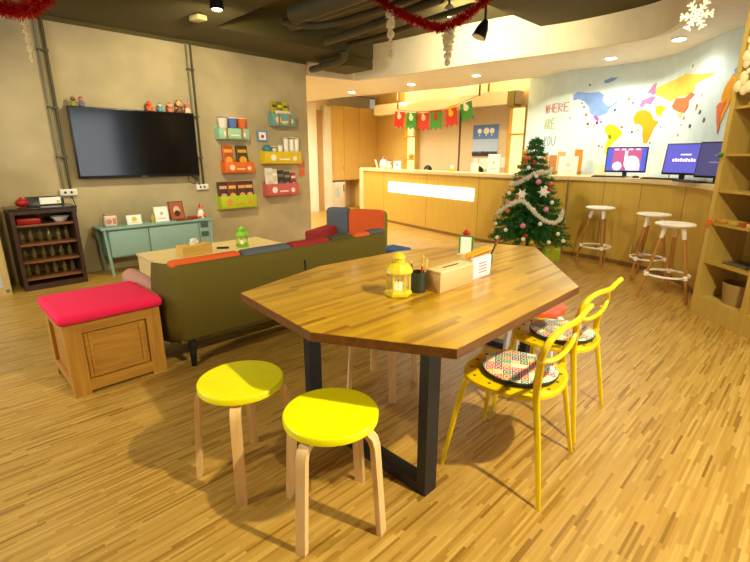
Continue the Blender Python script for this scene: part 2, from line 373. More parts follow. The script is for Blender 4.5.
def duct(pts, r, label, name='ceiling_pipe'):
    tag(MB().tube(crom(pts, 5), r, 14).build(name, PIPE, None, True), label, 'pipe', 'dark ceiling pipes')
duct([(2.86, 3.95, 2.66), (2.86, 3.0, 2.66), (2.8, 1.6, 2.66)], .085, 'thickest dark ceiling duct, rounded end above the sofa', 'ceiling_duct')
duct([(2.98, 4.35, 2.70), (3.3, 4.25, 2.70), (3.42, 3.9, 2.70), (3.5, 2.9, 2.74), (3.5, 1.5, 2.80)], .032, 'bent dark pipe looping around the end of the thick duct')
duct([(4.3, 5.25, 2.86), (4.25, 4.6, 2.86), (4.1, 3.6, 2.86), (4.0, 3.08, 2.86)], .05, 'dark pipe along the right side of the ceiling recess')
duct([(4.75, 5.27, 2.9), (4.75, 4.6, 2.9), (4.6, 3.6, 2.9), (4.55, 3.08, 2.9)], .035, 'thin dark pipe nearest the cream curved fascia')
duct([(3.75, 5.27, 2.95), (3.72, 4.2, 2.95), (3.7, 3.08, 2.95)], .06, 'dark pipe in the middle of the ceiling recess')
tag(MB().box(4.75, 5.32, 5.36, 5.98, 2.64, 2.79, bev=.02).build('ceiling_duct', DARK), 'dark square duct box hanging at the corner of the cream soffit', 'duct')
duct([(4.62, 5.25, 2.79), (4.66, 5.3, 2.7), (4.66, 5.6, 2.66), (4.7, 6.1, 2.66)], .05, 'dark pipe running down beside the square duct box')
# conduits on the concrete wall
def conduit(x0, x1, zt, zb, label):
    t = thing('wall_conduit', label, 'conduit', (x0, 6.17, 0))
    for i, x in enumerate((0, x1-x0)):
        MB().cyl((x, 0, zb), (x, 0, zt), .014, n=10).build('pipe', PIPE if i else mat('conduit_olive', '#7c7350', .5), t, True)
    for z in (zb+.35, (zb+zt)/2, zt-.3): part_box('clamp', PIPE, t, -.02, x1-x0+.02, -.02, .03, z-.01, z+.01)
    p = MB().box(-.05, x1-x0+.06, -.015, .03, zb-.075, zb, bev=.006).build('socket', WHITE, t, True)
    for xs_ in (0, x1-x0): MB().cyl((xs_, -.017, zb-.038), (xs_, -.014, zb-.038), .014).build('socket_hole', BLKPL, p)
conduit(1.185, 1.245, 2.74, 1.0, 'pair of metal conduits left of the television ending in a socket')
conduit(2.765, 2.82, 2.74, .99, 'pair of metal conduits right of the television ending in a socket')
tag(MB().tube(crom([(1.24, 6.17, .92), (1.26, 6.14, .8), (1.24, 6.15, .7), (1.17, 6.15, .72), (1.19, 6.16, .6)], 6), .005, 6).build('power_cable', BLKPL, None, True), 'thin black cable looping below the left wall socket', 'cable')
tag(MB().tube(crom([(2.62, 6.14, 1.14), (2.6, 6.13, 1.06), (2.66, 6.12, 1.0), (2.7, 6.13, 1.05), (2.66, 6.13, 1.1), (2.72, 6.14, 1.06), (2.75, 6.145, .98)], 6), .005, 6).build('power_cable', BLKPL, None, True), 'black cable curled under the right end of the television', 'cable')

# ---------------------------------------------------------------- television
t = thing('television', 'large flat black television mounted on the concrete wall', 'television', (2.035, 6.09, 1.5))
part_box('screen', mat('tv_screen', '#0a0a0c', .12), t, -.69, .69, -.012, 0, -.36, .385)
part_box('bezel', BLKPL, t, -.705, .705, -.008, .045, -.392, .396, .006)
part_box('wall_mount', BLACK, t, -.3, .3, .045, .09, -.2, .2)
part_box('logo', METAL, t, -.03, .03, -.0125, -.008, -.383, -.375)
# figurines on the television
def figurine(loc, cols, h, label, ears=False, rz=0):
    t = thing('toy_figurine', label, 'figurine', loc, rz, 'small toys along the television top')
    a, b = cols
    MB().lathe([(.3*h, 0), (.34*h, .08*h), (.26*h, .4*h), (.12*h, .55*h)], 14).build('body', a, t, True)
    hd = MB().sph((0, 0, .72*h), .26*h).build('head', b, t, True)
    e = MB()
    if ears:
        for s in (-1, 1): e.sph((s*.17*h, 0, .94*h), .09*h)
    else: e.lathe([(.24*h, .8*h), (.2*h, .95*h), (.03*h, 1.05*h)], 12)
    e.build('ears' if ears else 'cap', a, hd, True)
    MB().sph((-.3*h, -.05*h, .35*h), .09*h).sph((.3*h, -.05*h, .35*h), .09*h).build('arms', b, t, True)
TT = 1.5+.396
CYT = mat('toy_cyan', '#4f93a8', .5); PKT = mat('toy_pink', '#c76b5e', .5); SKN = mat('toy_skin', '#d8a878', .5); BRT = mat('toy_brown', '#6b4420', .5)
ORT = mat('toy_orange', '#d85820', .5); LMT = mat('toy_olive', '#8c8c24', .5); GYT = mat('toy_grey', '#5e6474', .5); CRT = mat('toy_cream', '#dcc8a0', .5)
figurine((1.40, 6.10, TT), (LMT, BRT), .10, 'olive toy figure at the left corner of the television')
figurine((1.475, 6.10, TT), (GYT, PKT), .10, 'grey toy figure with a reddish head, second from the left corner')
figurine((2.20, 6.10, TT), (ORT, ORT), .115, 'orange round toy, leftmost of the five at the right')
figurine((2.33, 6.10, TT), (CYT, CRT), .10, 'light blue toy between the orange and the pink toys')
figurine((2.45, 6.10, TT), (PKT, SKN), .115, 'pink and tan toy left of the tallest one')
figurine((2.565, 6.10, TT), (BRT, SKN), .15, 'tallest brown bear toy on the television', True)
figurine((2.67, 6.10, TT), (CRT, PKT), .13, 'cream toy with pink ears at the right corner of the television', True)

# ---------------------------------------------------------------- snack racks on the wall
def rack(x0, x1, z0, z1, c, label, acc, handles=False):
    m = mat('rack_'+c.strip('#'), c, .45); ma = mat('rack_acc_'+acc.strip('#'), acc, .5)
    t = thing('wall_rack', label, 'snack rack', ((x0+x1)/2, 6.2, z0)); w = (x1-x0)/2; h = z1-z0
    part_box('back_plate', m, t, -w, w, -.012, 0, 0, h+.03)
    part_box('bottom', m, t, -w, w, -.13, -.012, 0, .01)
    part_box('side_panel', m, t, -w, -w+.01, -.13, -.012, .01, h); part_box('side_panel', m, t, w-.01, w, -.13, -.012, .01, h)
    f = part_box('front_panel', m, t, -w+.01, w-.01, -.14, -.125, .01, h, .004)
    a = MB()
    a.cyl((-w*.55, -.143, h*.5), (-w*.55, -.139, h*.5), h*.26, n=20); a.cyl((w*.6, -.143, h*.42), (w*.6, -.139, h*.42), h*.2, n=20)
    a.box(-w*.25, w*.3, -.143, -.139, h*.3, h*.42)
    a.build('badge', ma, f)
    if handles:
        hb = MB()
        for s in (-.5, .5): hb.box(s*w-.015, s*w+.015, -.144, -.139, .01, h)
        hb.build('strap', mat('rack_strap', '#a86a2c', .6), f)
rack(3.06, 3.52, 1.59, 1.735, '#9dc8a4', 'mint green snack rack with brown straps, top left on the wall', '#e8e4c8', True)
rack(3.11, 3.57, 1.13, 1.28, '#e2691c', 'orange snack rack, middle of the left column', '#f2d8b0')
rack(3.0, 3.57, .63, .81, '#b4c41c', 'lime green snack rack at the bottom of the left column', '#e88c30')
rack(3.93, 4.33, 1.80, 1.975, '#6f9c96', 'teal striped snack rack, highest on the right', '#d8ccb0', True)
rack(3.75, 4.42, 1.25, 1.43, '#e2be10', 'yellow snack rack in the middle of the right column', '#f4f0e0')
rack(3.76, 4.34, .77, .95, '#cc5c58', 'pink snack rack at the bottom of the right column', '#f0e4d8')
def bag(x, z, w, h, c, acc, label, g, y=6.12, name='snack_bag', cat='snack bag', tilt=.12):
    t = thing(name, label, cat, (x, y, z), 0, g); M = Matrix.Rotation(tilt*-1, 4, 'X')
    b = MB(); n = 6
    b.box(-w/2, w/2, -.02, .02, 0, h, M, .012); b.build('packet', mat('bag_'+c.strip('#'), c, .35), t, True)
    MB().cyl((0, -.024, h*.42), (0, -.019, h*.42), w*.33, n=18).box(-w*.38, w*.38, -.023, -.019, h*.72, h*.84).build('print', mat('bagp_'+acc.strip('#'), acc, .5), t).rotation_euler = (-tilt, 0, 0)
g1 = 'snacks in the orange rack'; g2 = 'snack bags in the lime rack'; g3 = 'goods in the pink rack'
bag(3.20, 1.15, .16, .36, '#b8501c', '#e8a020', 'orange crisp bag, left one in the orange rack', g1)
bag(3.42, 1.15, .18, .36, '#4c3c14', '#e0a428', 'brown crisp bag, right one in the orange rack', g1)
for k, x in enumerate((3.08, 3.22, 3.37, 3.49)):
    bag(x, .65, .145, .36, ['#4a1c10', '#6e3014', '#5a2412', '#50200e'][k], ['#d8a470', '#e8b050', '#e0a458', '#e6b466'][k],
        ['brown bag at the left end of the lime rack', 'brown bag second from left in the lime rack', 'brown bag third from left in the lime rack', 'brown bag at the right end of the lime rack'][k], g2)
for k, (x, c, a) in enumerate(((3.15, '#e8dcc8', '#7a5ca0'), (3.29, '#5472b0', '#e8e8f0'), (3.44, '#d86428', '#f0c890'))):
    t = thing('noodle_cup', ['white and purple cup left in the mint rack', 'blue cup in the middle of the mint rack', 'orange cup right in the mint rack'][k], 'noodle cup', (x, 6.12, 1.61), 0, 'cups in the mint rack')
    MB().lathe([(.045, 0), (.070, .25), (.072, .255)], 20).build('cup', mat('cup_'+c[1:], c, .4), t, True)
    MB().cyl((0, -.001, .255), (0, -.001, .265), .073, n=20).build('lid', mat('lid_'+a[1:], a, .4), t, True)
for k, (x, c, a) in enumerate(((4.0, '#b09c18', '#4a4414'), (4.10, '#7c7414', '#d8cc30'), (4.2, '#c4b020', '#5a5010'))):
    bag(x, 1.84, .09, .31, c, a, ['mustard tall packet left in the teal rack', 'olive tall packet in the middle of the teal rack', 'bright mustard tall packet right in the teal rack'][k], 'packets in the teal rack')
bag(4.13, 1.82, .26, .2, '#e4dcc4', '#c8b890', 'cream paper sachet box at the front of the teal rack', None, y=6.08)
for k, x in enumerate((3.95, 4.06, 4.17, 4.27, 4.36)):
    h = [.24, .26, .37, .38, .37][k]
    t = thing('paper_cup_stack', 'white paper cup stack '+['leftmost in the yellow rack', 'second from left in the yellow rack', 'in the middle of the yellow rack', 'second from right in the yellow rack', 'rightmost in the yellow rack'][k], 'paper cups', (x, 6.12, 1.265), 0, 'paper cups in the yellow rack')
    b = MB()
    for j in range(int(h/.035)): b.lathe([(.036, j*.035), (.042, j*.035+.033), (.047, j*.035+.035)], 14)
    b.build('cups', PAPER, t, True)
    MB().cyl((0, 0, h-.01), (0, 0, h+.004), .047).build('lid', CRT, t, True)
tag(MB().sph((3.83, 6.12, 1.46), .07).cyl((3.83, 6.12, 1.263), (3.83, 6.12, 1.43), .045).build('round_tin', mat('tin_blue', '#3e7c8c', .35), None, True), 'round teal tin at the left end of the yellow rack', 'tin')
for k, (x, w, c, a) in enumerate(((3.85, .13, '#e8dcc8', '#d8c8b0'), (3.95, .1, '#dccdb4', '#f0e8d8'), (4.05, .14, '#241c18', '#70604c'), (4.17, .12, '#30241e', '#8c7c60'), (4.285, .1, '#a81c1c', '#e8d8d0'))):
    bag(x, .79, w, .40-.02*k, c, a, ['white packet at the left end of the pink rack', 'cream packet second from left in the pink rack', 'black packet in the middle of the pink rack', 'black packet right of the middle in the pink rack', 'red packet at the right end of the pink rack'][k], g3)
t = thing('picture_frame', 'small blue framed card on the wall between the rack columns', 'picture', (3.80, 6.19, 1.57))
part_box('frame', mat('frame_blue', '#6c8cb8', .5), t, -.085, .085, -.012, .01, 0, .16, .004)
part_box('print', PAPER, t, -.06, .06, -.014, -.011, .025, .135)
MB().cyl((0, -.016, .075), (0, -.013, .075), .025).build('motif', RED, t)
t = thing('hanging_tag', 'small orange and white tag hanging right of the yellow rack', 'tag', (4.50, 6.19, 1.05))
part_box('card', mat('rack_e2691c', '#e2691c', .45), t, -.05, .05, -.006, .01, 0, .1)
part_box('card', mat('rack_e2691c', '#e2691c', .45), t, -.05, .05, -.006, .01, .13, .22)
part_box('string', WHITE, t, -.003, .003, -.002, .008, .09, .3)

# ---------------------------------------------------------------- left wall furniture
# wood framed glass cabinet at the frame's left edge
t = thing('glass_door_cabinet', 'pale wood framed glass door case at the left edge of the photo', 'cabinet', (.0, 5.72, 0))
PALEW = wood('pale_frame_wood', '#b3955a', '#c4a86c', 'Z', .5, 4)
part_box('body', PALEW, t, -.45, .49, .03, .45, .04, 1.25)
b = MB(); b.box(-.45, .49, 0, .03, 0, .09); b.box(-.45, .49, 0, .03, 1.2, 1.25); b.box(-.45, -.39, 0, .03, .09, 1.2); b.box(.43, .49, 0, .03, .09, 1.2); b.build('door_frame', PALEW, t)
part_box('pane', mat('pale_pane', '#b8c4c0', .1), t, -.39, .43, .012, .03, .09, 1.2)
part_box('latch', METAL, t, .445, .475, -.008, 0, .03, .06)
# dark display rack
t = thing('display_cabinet', 'dark walnut open display cabinet with four shelves against the wall', 'cabinet', (.60, 5.73, 0))
part_box('side_panel', DKW, t, 0, .035, 0, .40, 0, .83); part_box('side_panel', DKW, t, .535, .57, 0, .40, 0, .83)
part_box('top', mat('dark_glass_top', '#2c2418', .15), t, -.012, .582, -.012, .41, .83, .85, .004)
part_box('back_panel', mat('cab_back', '#7a6430', .6), t, .035, .535, .385, .40, .04, .83)
part_box('plinth', DKW, t, .035, .535, .0, .385, .0, .06)
for z in (.10, .28, .46, .66): part_box('shelf', MIDW, t, .035, .535, .03, .385, z, z+.02)
part_box('top_rail', DKW, t, .035, .535, 0, .02, .79, .83)
gi = 0
for r, z in enumerate((.12, .30, .48)):
    for k in range(6):
        m = mat('jar%d' % (gi % 4), ['#8a7436', '#96804a', '#7c6428', '#a08c50'][gi % 4], .1, alpha=.55); gi += 1
        tag(MB().lathe([(.020, 0), (.022, .01), (.022, .075), (.010, .10), (.010, .125)], 12).build('glass_bottle', m, None, True, loc=(.68+.082*k, 5.92+.04*(k % 2), z)),
            'small amber bottle on the %s shelf of the dark cabinet' % ['lowest', 'second', 'third'][r], 'bottle', 'bottles in the dark cabinet, row %s' % ['one', 'two', 'three'][r])
tag(MB().box(.65, .86, 5.80, 5.98, .681, .745, bev=.015).build('red_box', RED, None, True), 'flat red box on the top shelf of the dark cabinet', 'box')
tag(MB().lathe([(.045, 0), (.085, .05), (.09, .055), (.08, .05), (.03, .01)], 20).build('bowl', WHITE, None, True, loc=(1.04, 5.88, .681)), 'white bowl on the top shelf of the dark cabinet', 'bowl')
t = thing('plush_ball', 'round red plush ball on top of the dark cabinet', 'plush toy', (.74, 5.9, .85))
MB().sph((0, 0, .045), .055, (1.1, 1, .8)).build('ball', RED, t, True); MB().lathe([(.02, .08), (.012, .1), (.002, .105)], 8).build('knob', RED, t, True)
t = thing('tablet', 'black tablet with a white label leaning on the dark cabinet', 'tablet', (.95, 5.94, .851))
MT = Matrix.Rotation(-.25, 4, 'X')
part_box('case', BLKPL, t, -.17, .17, 0, .012, 0, .1, .004, MT); part_box('display', PAPER, t, -.05, .14, -.003, 0, .015, .085, 0, MT)
part_box('note', mat('note_yellow', '#d8c030', .7), t, .1, .13, -.0045, -.003, .02, .05, 0, MT)

# teal cabinet
t = thing('teal_sideboard', 'teal painted low sideboard on slanted legs under the television', 'sideboard', (1.41, 5.80, 0))
L = 1.32
part_box('body', TEAL, t, .05, L-.05, .04, .35, .20, .53)
part_box('top', TEAL, t, -.02, L+.02, 0, .37, .535, .56, .005)
part_box('door', TEAL, t, .06, .49, .02, .04, .215, .52, .004); part_box('door', TEAL, t, .505, 1.12, .02, .04, .215, .52, .004)
v = part_box('vent_panel', TEAL, t, 1.135, L-.05, .02, .04, .215, .52, .004)
b = MB()
for z in (.45, .33):
    for k in range(4): b.box(1.15, 1.25, .014, .021, z+k*.018, z+k*.018+.011)
b.build('vent_slot', mat('vent_dark', '#3c4c40', .6), v)
for x, s in ((.02, 1), (L-.02, -1)):
    for y in (.03, .34): MB().tube([(x, y, .54), (x+s*.03, y, 0)], .018, 8).build('leg', TEAL, t, True)
SZ = .56
t = thing('flour_tin', 'white tin with pink pattern at the left end of the teal sideboard', 'tin', (1.54, 5.97, SZ))
MB().box(-.07, .07, -.05, .05, 0, .13, bev=.02).build('body', mat('tin_white', '#dccab8', .5), t, True)
MB().box(-.06, .06, -.04, .04, .13, .145, bev=.006).build('lid', mat('tin_pink', '#c88878', .5), t, True)
MB().cyl((-.02, -.053, .06), (-.02, -.049, .06), .03).box(.02, .055, -.053, -.049, .03, .1).build('print', mat('tin_pink', '#c88878', .5), t)
def card(x, y, w, h, label, fm, pm, motif=None, tilt=.2, rz=0, z=SZ, name='picture_frame', cat='picture'):
    t = thing(name, label, cat, (x, y, z), rz); M = Matrix.Rotation(-tilt, 4, 'X')
    part_box('frame', fm, t, -w/2, w/2, 0, .014, 0, h, .003, M); part_box('print', pm, t, -w/2+.012, w/2-.012, -.003, 0, .012, h-.012, 0, M)
    MB().box(-.01, .01, .012, .06, 0, .008).build('stand', fm, t)
    if motif:
        c, r = motif; b = MB(); b.cyl((0, -.006, h*.55), (0, -.003, h*.55), r, n=20); b.box(-w*.25, w*.25, -.006, -.003, h*.2, h*.25); o = b.build('motif', c, t); o.rotation_euler = (-tilt, 0, 0)
    return t
SUN = mat('sun_yellow', '#dcb820', .6)
card(1.80, 5.93, .17, .115, 'white card with a yellow sun on the teal sideboard', WHITE, PAPER, (SUN, .028))
tag(MB().lathe([(.02, 0), (.024, .07), (.01, .09), (.01, .11)], 12).build('sauce_bottle', mat('mustard', '#b89c24', .3), None, True, loc=(2.02, 5.95, SZ)), 'little mustard coloured bottle on the teal sideboard', 'bottle')
card(2.13, 5.93, .17, .19, 'tall white framed card leaning on the teal sideboard', WHITE, PAPER, (mat('grey_print', '#b8b4a0', .7), .02))
t = card(2.34, 5.97, .19, .24, 'dark red framed portrait of a bearded face on the sideboard', mat('frame_maroon', '#6a2410', .4), mat('print_tan', '#a8542c', .6))
M = Matrix.Rotation(-.2, 4, 'X')
MB().sph((0, -.004, .12), .045, (1, .12, 1.3), M=M).build('portrait_face', mat('face_print', '#d4b48c', .7), t, True)
MB().sph((0, -.009, .085), .034, (1.1, .1, 1.1), M=M).build('portrait_beard', mat('beard_print', '#4a1c0c', .7), t, True)
tag(MB().box(2.28, 2.48, 5.83, 5.90, SZ, SZ+.014, bev=.003).build('wooden_tray', MIDW, None, True), 'flat wooden tray in front of the bearded portrait', 'tray')
tag(MB().sph((2.51, 5.93, SZ+.022), .05, (1.6, .8, .44)).build('red_pouch', RED, None, True), 'small red pouch beside the bearded portrait', 'pouch')
t = thing('santa_figurine', 'white and red santa doll at the right end of the sideboard', 'figurine', (2.63, 5.93, SZ))
MB().lathe([(.045, 0), (.05, .03), (.03, .1), (.02, .12)], 14).build('body', WHITE, t, True); MB().sph((0, 0, .13), .03).build('head', SKN, t, True)
MB().lathe([(.032, .14), (.02, .17), (.002, .2)], 12).build('hat', RED, t, True); MB().sph((.03, -.04, .04), .025).sph((-.03, -.04, .02), .02).build('boots', ORT, t, True)

# ---------------------------------------------------------------- coffee table, sofa group
LTW = wood('pale_ash', '#d9bc7c', '#e6cc90', 'X', .4, 3)
t = thing('coffee_table', 'pale wooden box shaped coffee table behind the sofa', 'coffee table', (1.39, 4.06, 0))
part_box('top', LTW, t, 0, 1.32, 0, .62, .42, .45, .004)
part_box('side_panel', LTW, t, .01, .05, .01, .61, 0, .42); part_box('side_panel', LTW, t, 1.27, 1.31, .01, .61, 0, .42)
part_box('shelf', LTW, t, .05, 1.27, .03, .59, .15, .18)
def tissue_box(loc, l, w, h, m, label, rz=0, tissue=True):
    t = thing('tissue_box', label, 'tissue box', loc, rz)
    part_box('box', m, t, -l/2, l/2, -w/2, w/2, 0, h, .003)
    MB().box(-l*.24, l*.24, -.01, .01, h-.001, h+.0015).build('slot', mat('slot_dark', '#5a3c20', .8), t)
    if tissue:
        b = MB(); pr = [(.006, h), (.035, h+.03), (.05, h+.045)]
        for k in range(3): b.prism([(-.05+.02*k, -.012), (.04, -.004), (.055-.02*k, .01), (-.03, .012)], h-.01, h+.03+.012*k, Matrix.Rotation(.15*k, 4, 'Z'))
        b.build('tissue', PAPER, t)
    return t
tissue_box((1.775, 4.225, .45), .30, .13, .10, wood('tissue_wood', '#d2a448', '#deb45c', 'X'), 'yellowish wooden tissue box with white tissue on the coffee table', .08)
t = thing('remote_control', 'black remote control on the coffee table', 'remote', (2.10, 4.30, .45), -.6)
part_box('body', BLKPL, t, -.06, .06, -.02, .02, 0, .018, .006)
b = MB()
for k in range(5): b.cyl((-.04+.018*k, 0, .017), (-.04+.018*k, 0, .021), .005, n=8)
b.build('button', METAL, t)
def lantern(loc, s, m, label, rz=.3):
    t = thing('lantern', label, 'lantern', loc, rz); n = 6; R = .058*s; H = .20*s
    b = MB(); b.lathe([(R*.95, 0), (R*1.08, .006*s), (R*1.08, .018*s), (R*.9, .026*s)], n); b.build('base', m, t)
    for k in range(n):
        a = 2*math.pi*k/n; p = (R*.92*math.cos(a), R*.92*math.sin(a))
        MB().cyl((p[0], p[1], .024*s), (p[0], p[1], .112*s), .004*s, n=6).build('post', m, t)
    pn = MB()
    for k in range(n):
        a, c = 2*math.pi*k/n, 2*math.pi*(k+1)/n
        v = [pn.bm.verts.new((R*.84*math.cos(q), R*.84*math.sin(q), z)) for q, z in ((a, .028*s), (c, .028*s), (c, .11*s), (a, .11*s))]; pn.bm.faces.new(v)
    pn.build('glass', GLASS, t)
    MB().lathe([(R*1.1, .108*s), (R*1.14, .114*s), (R*1.06, .128*s), (R*.72, .150*s), (R*.48, .152*s), (R*.48, .172*s), (R*.56, .174*s), (R*.5, .184*s), (R*.2, .196*s), (R*.08, .198*s)], 12).build('roof', m, t)
    MB().tube([(R*1.1*math.cos(a*math.pi/10), 0, .13*s+R*.9*math.sin(a*math.pi/10)) for a in range(0, 5)], .002*s, 6).build('handle', m, t, True)
    cd = MB().lathe([(R*.32, .026*s), (R*.33, .06*s), (R*.05, .062*s)], 14).build('candle', mat('candle_wax', '#f0e4c0', .5, emit='#ffd890', es=.4), t, True)
    MB().cyl((0, 0, .06*s), (0, 0, .072*s), .002*s).build('wick', BLKPL, cd)
    return t
lantern((2.30, 4.26, .45), 1.05, mat('green_enamel', '#7fc41c', .35), 'lime green lantern on the coffee table')

# sofa: faces +y; back at y 2.74
t = thing('sofa', 'olive patchwork sofa seen from behind with its back to the table', 'sofa', (.98, 2.74, 0))
Ls = 2.0
def curved_panel(x0, x1, yo, z0, z1, th, bot_in=.0, n=10):
    b = MB(); prof = []
    return b
def shell(x0, x1, prof, m, name, parent, nx=2, corner=0):
    """extrude a y-z profile along x; corner rounds the ends in plan"""
    b = MB(); rows = []
    xs = [x0+(x1-x0)*i/nx for i in range(nx+1)]
    for x in xs:
        e = min(x-x0, x1-x); dy = 0
        if corner and e < corner: dy = corner*(1-math.sqrt(max(0, 1-((corner-e)/corner)**2)))
        rows.append([b.bm.verts.new((x, y+dy, z)) for y, z in prof])
    m_ = len(prof)
    for A, B in zip(rows, rows[1:]):
        for k in range(m_): b.bm.faces.new((A[k], A[(k+1) % m_], B[(k+1) % m_], B[k]))
    b.bm.faces.new(rows[0][::-1]); b.bm.faces.new(rows[-1])
    return b.build(name, m, parent, True)
back_prof = [(.16, .15), (.07, .19), (.025, .30), (0, .48), (.005, .64), (.02, .68), (.05, .70), (.13, .70), (.17, .60), (.22, .40), (.22, .15)]
shell(0, Ls, back_prof, OLIVE, 'back_shell', t, 48, .16)
cols = [ORANGE, SLATE, REDF, DGREEN, ORANGE, SLATE]; xs = [.02, .53, .93, 1.31, 1.56, 1.76, 1.98]
for k in range(6):
    part_box('back_cushion', cols[k], t, xs[k]+(.02 if k == 0 else 0), xs[k+1], .045+(.03 if k in (0, 5) else 0), .165, .42, .726, .03)
part_box('seat_cushion', REDF, t, .13, 1.05, .23, .83, .28, .42, .03); part_box('seat_cushion', SLATE, t, 1.06, Ls-.13, .23, .83, .28, .42, .03)
part_box('base', OLIVE, t, .06, Ls-.06, .1, .82, .15, .29, .02)
for s, x0, m in ((0, .0, PINKF), (1, Ls-.14, PINKF)):
    a = part_box('armrest', OLIVE, t, x0, x0+.13, .24, .86, .16, .44, .03)
    MB().cyl((x0+.055, .22, .46), (x0+.055, .94, .47), .066, n=18).build('arm_pad', m, a, True)
for x in (.13, Ls-.13):
    for y in (.10, .78): MB().cyl((x, y, .17), (x-.01, y-.02, 0), .028, .017, 10).build('leg', BLACK, t, True)
MB().box(1.0, 1.012, -.004, .01, .52, .60).build('tag', BLACK, t)
# armchair: faces -x
t = thing('armchair', 'patchwork armchair with blue and orange back beyond the sofa', 'armchair', (3.29, 3.39, 0), math.radians(25))
GRF = mat('green_fabric', '#77841c', .9); CW = .74
part_box('back_shell', GRF, t, .58, .68, .0, CW, .16, .74, .05)
part_box('back_cushion', SLATE, t, .46, .61, .43, CW-.01, .38, .77, .05); part_box('back_cushion', ORANGE, t, .46, .61, .01, .44, .38, .76, .05)
part_box('seat_cushion', CREAMF, t, .02, .48, .13, CW-.13, .30, .46, .03); part_box('base', OLIVE, t, .04, .58, .04, CW-.04, .15, .30, .02)
a = part_box('armrest', GRF, t, .02, .60, 0, .12, .16, .48, .03)
part_box('arm_pad', PINKF, a, .02, .54, .0, .12, .475, .545, .03); part_box('arm_trim', SLATE, a, .04, .50, -.015, .03, .42, .51, .02)
a = part_box('armrest', OLIVE, t, .02, .60, CW-.14, CW, .16, .40, .02)
part_box('arm_pad', REDF, a, -.02, .50, CW-.16, CW+.01, .38, .56, .02)
for x in (.1, .55):
    for y in (.07, CW-.07): MB().cyl((x, y, .17), (x, y, 0), .025, .016, 10).build('leg', BLACK, t, True)
def ottoman(x0, x1, y0, y1, h, m, label, leg=BLACK):
    t = thing('ottoman', label, 'ottoman', (x0, y0, 0)); a, b = x1-x0, y1-y0
    part_box('base', m, t, .01, a-.01, .01, b-.01, .08, h-.09, .015); part_box('seat_cushion', m, t, 0, a, 0, b, h-.09, h, .03)
    for x in (.06, a-.06):
        for y in (.06, b-.06): MB().cyl((x, y, .09), (x, y, 0), .02, .015, 8).build('leg', leg, t, True)
ottoman(3.36, 3.64, 3.07, 3.35, .42, BLUEF, 'blue topped ottoman right of the patchwork armchair')

# crate with magenta cushion
t = thing('wooden_crate', 'pine storage crate with framed panels left of the sofa', 'crate', (.425, 2.885, 0))
w, dp, h = .52, .50, .445
part_box('box', CRATE, t, .02, w-.02, .02, dp-.02, .05, h-.01)
for x0, x1 in ((0, .085), (w-.085, w)): part_box('stile', CRATEV, t, x0, x1, 0, .02, .0, h)
part_box('rail', CRATE, t, .085, w-.085, 0, .02, .02, .09); part_box('rail', CRATE, t, .085, w-.085, 0, .02, h-.06, h)
b = MB(); b.box(.095, w-.095, .012, .02, .10, h-.07); b.box(.115, .13, .004, .012, .1, h-.07); b.box(w-.13, w-.115, .004, .012, .1, h-.07); b.box(.13, w-.13, .004, .012, .1, .115); b.box(.13, w-.13, .004, .012, h-.085, h-.07); b.build('front_panel', CRATE, t)
for x in (0, w-.02):
    part_box('stile', CRATEV, t, x, x+.02, .02, .09, 0, h); part_box('stile', CRATEV, t, x, x+.02, dp-.07, dp, 0, h)
    part_box('rail', CRATE, t, x, x+.02, .09, dp-.07, h-.06, h); part_box('rail', CRATE, t, x, x+.02, .09, dp-.07, .05, .1)
o = tag(MB().box(.40, .965, 2.855, 3.42, .447, .512, bev=.026).build('seat_pad', MAG, None, True), 'bright magenta seat pad lying on the pine crate', 'cushion')

# ---------------------------------------------------------------- octagonal table
t = thing('dining_table', 'big many sided butcher block table on black steel frames', 'table', (0, 0, 0))
TP = [(.97, 1.85), (.906, 1.235), (1.155, .775), (2.19, .785), (2.985, 1.40), (2.86, 1.74), (2.50, 1.88), (2.16, 1.975), (1.56, 2.01)]
o = MB().prism(TP, .712, .75).build('tabletop', TABLEW, t)
MB().ribbon([(x, y) for x, y in TP+TP[:1]][::-1], .7135, .7485, .0025).build('dark_edge', wood('table_edge', '#5c340c', '#7a4a14', 'X', .45), t)  # thin darker brown strip around the tabletop side
bv = o.modifiers.new('bevel', 'BEVEL'); bv.width = .003; bv.segments = 2; bv.limit_method = 'ANGLE'; bv.angle_limit = .5
for xa, xb, ya, yb in ((1.245, 1.32, .955, 1.76), (2.80, 2.87, 1.31, 1.66)):
    b = MB(); b.box(xa, xb, ya, ya+.045, 0, .712); b.box(xa, xb, yb-.045, yb, 0, .712); b.box(xa, xb, ya+.045, yb-.045, 0, .045); b.box(xa, xb, ya+.045, yb-.045, .672, .712)
    b.build('leg_frame', BLACK, t)
